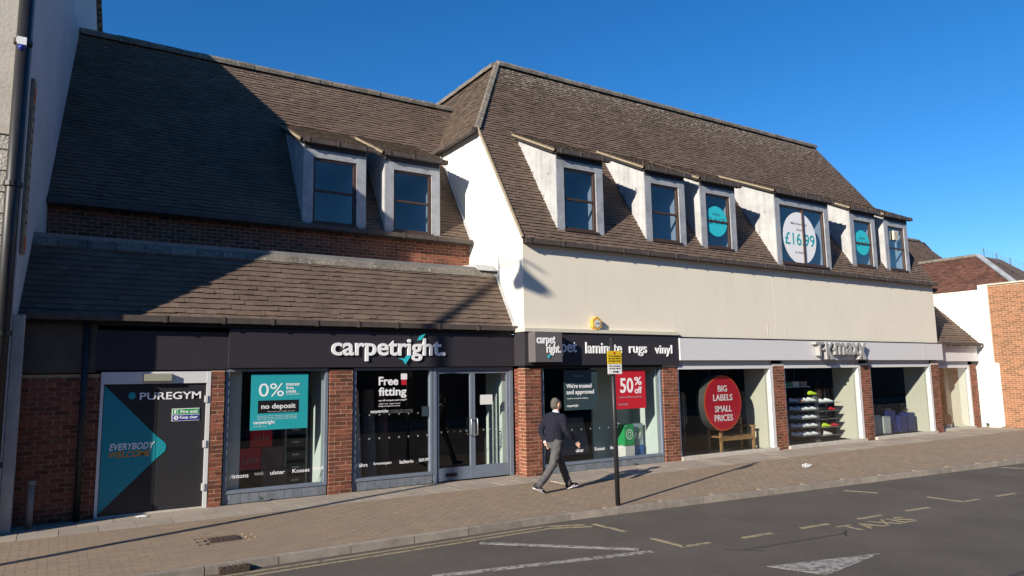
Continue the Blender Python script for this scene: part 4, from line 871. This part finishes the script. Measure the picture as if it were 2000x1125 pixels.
for (x_, y_, w_, h_2, mt_, lb_, hd) in ((13.5,.95,.46,.78,'case_grey','tall grey suitcase in the back row behind taupe suitcase',True),(14.2,1.0,.46,.80,'case_blue','tall blue suitcase in the back row behind grey suitcases',True),(15.5,.95,.44,.76,'case_taupe','tall taupe suitcase in the back row behind blue luggage',True)): suitcase(x_, y_, w_, h_2, .28, mt_, lb_, hd)
for k, (x_, z_, mt_, lb_) in enumerate(((10.12,1.72,'card','white shoe box beside green shoe box on the high shelf'),(10.5,1.72,'case_taupe','brown shoe box at the end of the high shelf'),(11.04,1.452,'card','small pale box on top of the grey display post'))):
    if k < 2: o_ = box('shoe_box', mt_, None, x_, x_+.3, .6, .85, z_, z_+.11, label=lb_, cat='box'); box('lid', mt_, o_, x_-.008, x_+.308, .592, .858, z_+.111, z_+.145)
hb = root('shoulder_bag', 'brown rounded shoulder bag hanging behind the right shoe shelves', 'bag'); MB().loft([((11.9,1.0,1.30),(.16,0,0),(0,.05,0)),((11.9,1.0,1.42),(.20,0,0),(0,.07,0)),((11.9,1.0,1.56),(.17,0,0),(0,.05,0)),((11.9,1.0,1.62),(.10,0,0),(0,.03,0))],14).build('pouch', 'wood', hb, smooth=True); MB().tube([(11.8,1.0,1.6),(11.84,1.0,1.85),(11.9,1.0,1.92),(11.96,1.0,1.85),(12.0,1.0,1.6)], .012, 6).build('strap', 'brown_wood', hb)
ch = MB().prism([(18.9,.03),(18.9,.42),(18.97,.50),(19.35,.50),(19.42,.42),(19.42,.03)], 'y', AY+.45, AY+.6).build('headboard', 'brown_wood', None, label='small brown upholstered headboard leaning in the end bay window', cat='headboard')
box('cushion', 'card', ch, 18.95,19.3,AY+.4,AY+.449,.05,.16)
# stock standing deeper in the shops
garm = ['case_taupe','card','picture_brown','case_grey','red','blue_card','pink','shelf_grey','meadow']
for k, (xa, ya, lb_) in enumerate(((5.0,2.3,'rail of hanging clothes in the dark shop behind the drum sign'),(9.2,2.6,'rail of hanging clothes in the dark shop behind shoe shelves'),(13.4,2.4,'rail of hanging clothes in the dark shop behind the luggage'))):
    rl = root('clothes_rail', lb_, 'clothes rail'); MB().tube([(xa,ya,.03),(xa,ya,1.6),(xa+2.2,ya,1.6),(xa+2.2,ya,.03)], .016, 8).build('frame', 'steel', rl)
    for i in range(22): hh = random.uniform(.7,1.0); MB().prism([(ya-.22,1.56),(ya,1.62),(ya+.22,1.56),(ya+.25,1.56-hh),(ya-.25,1.56-hh)], 'x', xa+.08+i*.093, xa+.13+i*.093).build('garment', random.choice(garm), rl)
for k, xa in enumerate((-3.5,-3.15,-2.8,-2.5)):
    MB().tube([(xa,1.9,.03),(xa+.02,2.2,1.9)], .14, 14).build('carpet_roll', ('case_taupe','card','shelf_grey','picture_brown')[k], None, label='%s carpet roll leaning at the back of the second window' % ('taupe','pale','grey','dark brown')[k], cat='carpet roll')
for k, xa in enumerate((.5,.85,2.0)):
    MB().tube([(xa,3.2,.03),(xa+.02,3.6,2.1)], .16, 14).build('carpet_roll', ('card','case_taupe','case_grey')[k], None, label='%s carpet roll leaning behind window with the trusted poster' % ('pale','taupe','grey')[k], cat='carpet roll')
# dormer stickers and fan
def sticker(label, x, z, r_, y, mt): 
    s_ = root('window_sticker', label, 'sticker'); q = MB(); n = 40; q.prism([(x+r_*math.cos(2*math.pi*i/n), z+r_*math.sin(2*math.pi*i/n)) for i in range(n)], 'y', y, y+.003); q.build('disc', mt, s_); return s_
yk = .15+.058
s1 = sticker('cyan round opening hours sticker on narrow dormer window', 6.66, 6.37, .43, yk-.002, 'cyan'); text('lettering','OPEN','navy_board',s1,6.50,6.80,6.53,6.60,yk-.0025,.002,-.01); text('lettering','24/7','navy_board',s1,6.34,6.98,6.28,6.46,yk-.0025,.002,-.02)
s2 = sticker('white round membership price sticker on the wide dormer window', 10.12, 6.18, .80, -.03+.058-.002, 'letter_white')
for t, a, b, z0, z1, mt_ in (('Memberships',9.72,10.50,6.56,6.66,'shelf_grey'),('from',9.98,10.26,6.40,6.48,'shelf_grey'),('£16.99',9.40,10.84,5.95,6.33,'teal'),('a month',9.85,10.40,5.70,5.79,'shelf_grey')): text('lettering',t,mt_,s2,a,b,z0,z1,-.03+.0555,.002,.012)
s3 = sticker('cyan round sticker on the dormer window next to fan window', 13.72, 6.40, .42, yk-.002, 'cyan'); text('lettering','OPEN','navy_board',s3,13.55,13.88,6.50,6.58,yk-.0025,.002,-.01); text('lettering','24/7','navy_board',s3,13.42,14.02,6.28,6.44,yk-.0025,.002,-.02)
fn = box('extractor_fan', 'cream', None, 15.55,15.86,.13,.19,6.66,6.98, label='beige extractor fan box set in the end dormer window', cat='fan')
for k in range(4): box('louvre', 'stone', fn, 15.57,15.84,.122,.13,6.70+k*.068,6.73+k*.068)

# ================================================================== walking man
man = root('person', 'man in navy jumper and grey jeans walking past the shop windows', 'person'); man.location = (-.62,-1.92,0)
def organic(name, parts, mt, vox=.011, smooth=6):
    q = MB()
    for pts_, rad_ in parts: q.tube(pts_, rad_, 16)
    o = q.build(name, mt, man, smooth=True)
    m1 = o.modifiers.new('remesh', 'REMESH'); m1.mode = 'VOXEL'; m1.voxel_size = vox; m1.use_smooth_shade = True
    m2 = o.modifiers.new('smooth', 'SMOOTH'); m2.factor = .5; m2.iterations = smooth
    if name in ('jumper', 'trousers', 'hair'):
        tx = bpy.data.textures.new(name, 'CLOUDS'); tx.noise_scale = {'jumper': .07, 'trousers': .06, 'hair': .02}[name]; tx.noise_depth = 2
        m3 = o.modifiers.new('folds', 'DISPLACE'); m3.texture = tx; m3.strength = {'jumper': .026, 'trousers': .022, 'hair': .022}[name]; m3.mid_level = .5; m3.texture_coords = 'LOCAL'
    return o
hipR, hipL = (0,-.09,.90), (0,.09,.90)
RL = [(.0,-.085,.95),(-.03,-.09,.80),(-.13,-.09,.50),(-.30,-.09,.30),(-.49,-.09,.13)]
LLg = [(.0,.085,.95),(.06,.09,.78),(.19,.09,.50),(.29,.09,.28),(.375,.09,.085)]
torso = [(0,0,.86),(0,0,.95),(.0,0,1.06),(.02,0,1.22),(.03,0,1.36),(.03,0,1.43),(.04,0,1.48)]
armR = [(.03,-.17,1.40),(.03,-.235,1.35),(.05,-.275,1.14),(.15,-.28,1.04),(.31,-.26,.93)]
armL = [(.03,.17,1.40),(-.02,.235,1.35),(-.13,.265,1.14),(-.14,.23,1.04),(-.12,.16,.93)]
def sc(rs, k): return [tuple(x_*k for x_ in r_) if isinstance(r_, tuple) else r_*k for r_ in rs]
fingers = []
def hand(w0, d, side):
    w0 = Vector(w0); d = Vector(d).normalized(); s_ = Vector((0,side,0)); out = [([w0-d*.03, w0+d*.01, w0+d*.05, w0+d*.085], [.025,(.022,.032),(.018,.042),(.014,.036)])]
    nrm = d.cross(s_)
    for i, l_ in enumerate((.062,.075,.07,.055)):
        o_ = s_*(-.03+.02*i); a = w0+d*.075+o_
        out.append(([a, a+d*l_*.55, a+d*l_+nrm*.018], [.0095,.009,.007]))
    out.append(([w0+d*.015-s_*.02, w0+d*.045-s_*.05+nrm*.012, w0+d*.075-s_*.052+nrm*.02], [.013,.011,.008]))
    return out
body_parts = [([Vector(p_) for p_ in torso], [(.13,.16),(.13,.165),(.11,.15),(.12,.17),(.11,.175),(.08,.10),(.05,.055)]),
              (RL, [.085,.08,.055,.055,.042]), (LLg, [.085,.08,.055,.055,.042]), (armR, [.05,.052,.043,.04,.028]), (armL, [.05,.052,.043,.04,.028]),
              ([(.035,0,1.44),(.05,0,1.52),(.06,0,1.56)], [.06,.056,.055]),
              ([(.065,0,1.52),(.075,0,1.555),(.072,0,1.61),(.065,0,1.66),(.06,0,1.70)], [(.06,.05),(.088,.068),(.095,.076),(.09,.074),(.05,.045)]),
              ([(.155,0,1.60),(.175,0,1.585),(.165,0,1.57)], [.012,.016,.012]), ([(.055,-.078,1.585),(.05,-.09,1.60),(.055,-.082,1.625)], [.01,.014,.012]), ([(.055,.078,1.585),(.05,.09,1.60),(.055,.082,1.625)], [.01,.014,.012]),
              ([(-.49,-.09,.14),(-.47,-.09,.09),(-.38,-.09,.045)], [.026,.024,.018]), ([(.375,.09,.12),(.41,.09,.07),(.50,.09,.055)], [.026,.024,.018])]
body_parts += hand((.325,-.258,.92), (.35,.06,-.93), 1) + hand((-.115,.15,.91), (.30,-.25,-.92), -1)
organic('body', body_parts, 'skin', .0085, 3)
organic('jumper', [([Vector(p_) for p_ in ((0,0,.92),(-.005,0,1.0),(-.015,0,1.10),(0,0,1.24),(.015,0,1.36),(.03,0,1.43),(.04,0,1.465))], [(.145,.175),(.15,.18),(.14,.175),(.145,.19),(.13,.195),(.095,.14),(.06,.065)]),
   (armR, [.072,.075,.064,.056,.045]), (armL, [.072,.075,.064,.056,.045])], 'navy', .012, 5)
organic('trousers', [([(0,0,.80),(0,0,.90),(0,0,.99)], [(.12,.15),(.14,.172),(.138,.168)]), (RL[:-1]+[(-.50,-.09,.125)], [.098,.096,.078,.072,.066]), (LLg[:-1]+[(.372,.09,.085)], [.098,.096,.078,.072,.068]), ([(-.03,-.075,.90),(-.05,-.075,.85)], [.09,.08]), ([(-.03,.075,.90),(-.05,.075,.85)], [.09,.08])], 'jeans', .012, 4)
organic('collar', [([(.035,0,1.445),(.042,0,1.475),(.05,0,1.495)], [(.072,.072),(.068,.068),(.062,.062)])], 'shirt', .008, 2)
for w_, d_ in (((.312,-.26,.93), (.35,.06,-.93)), ((-.12,.157,.925), (.2,-.2,-.95))): organic('cuff', [([Vector(w_), Vector(w_)+Vector(d_).normalized()*.035], [.037,.036])], 'shirt', .008, 1)
organic('hair', [([(.03,0,1.535),(.015,0,1.58),(.02,0,1.64),(.045,0,1.685),(.07,0,1.712)], [(.055,.06),(.075,.078),(.085,.084),(.088,.08),(.05,.045)])], 'hair', .009, 2)
def shoe_at(ank, toe, nm):
    a = Vector(ank); t_ = Vector(toe); d = (t_-a).normalized(); n_ = Vector((0,1,0)); u_ = n_.cross(d)*-1
    if u_.z < 0: u_ = -u_
    up_ = MB(); L_ = (t_-a).length
    def rg(f, w_, h): c = a+d*(f*L_)+u_*(h*.5+.018); return (c, n_*w_, u_*h*.5)
    up_.loft([rg(-.05,.026,.075), rg(.05,.038,.09), rg(.3,.042,.095), rg(.6,.047,.062), rg(.85,.045,.046), rg(1.0,.028,.03)], 14)
    o = up_.build(nm, 'shoe_black', man, smooth=True); so = MB()
    so.loft([(a+d*(f*L_)+u_*.008, n_*w_, d*.0+u_*.010) for f, w_ in ((-.07,.028),(.05,.043),(.35,.044),(.62,.051),(.88,.047),(1.03,.028))], 14)
    so.build('sole', 'shirt', o, smooth=True)
    for k in range(3):
        for sg in (-1, 1):
            p_ = a+d*L_*(.32+.13*k)+n_*sg*.047+u_*.035; MB().bar(p_-u_*.014-d*.008, p_+u_*.014+d*.008, .005, .009).build('stripe', 'shirt', o)
shoe_at((-.565,-.09,.11), (-.335,-.09,.0), 'shoe'); shoe_at((.325,.09,.005), (.585,.09,.045), 'shoe')
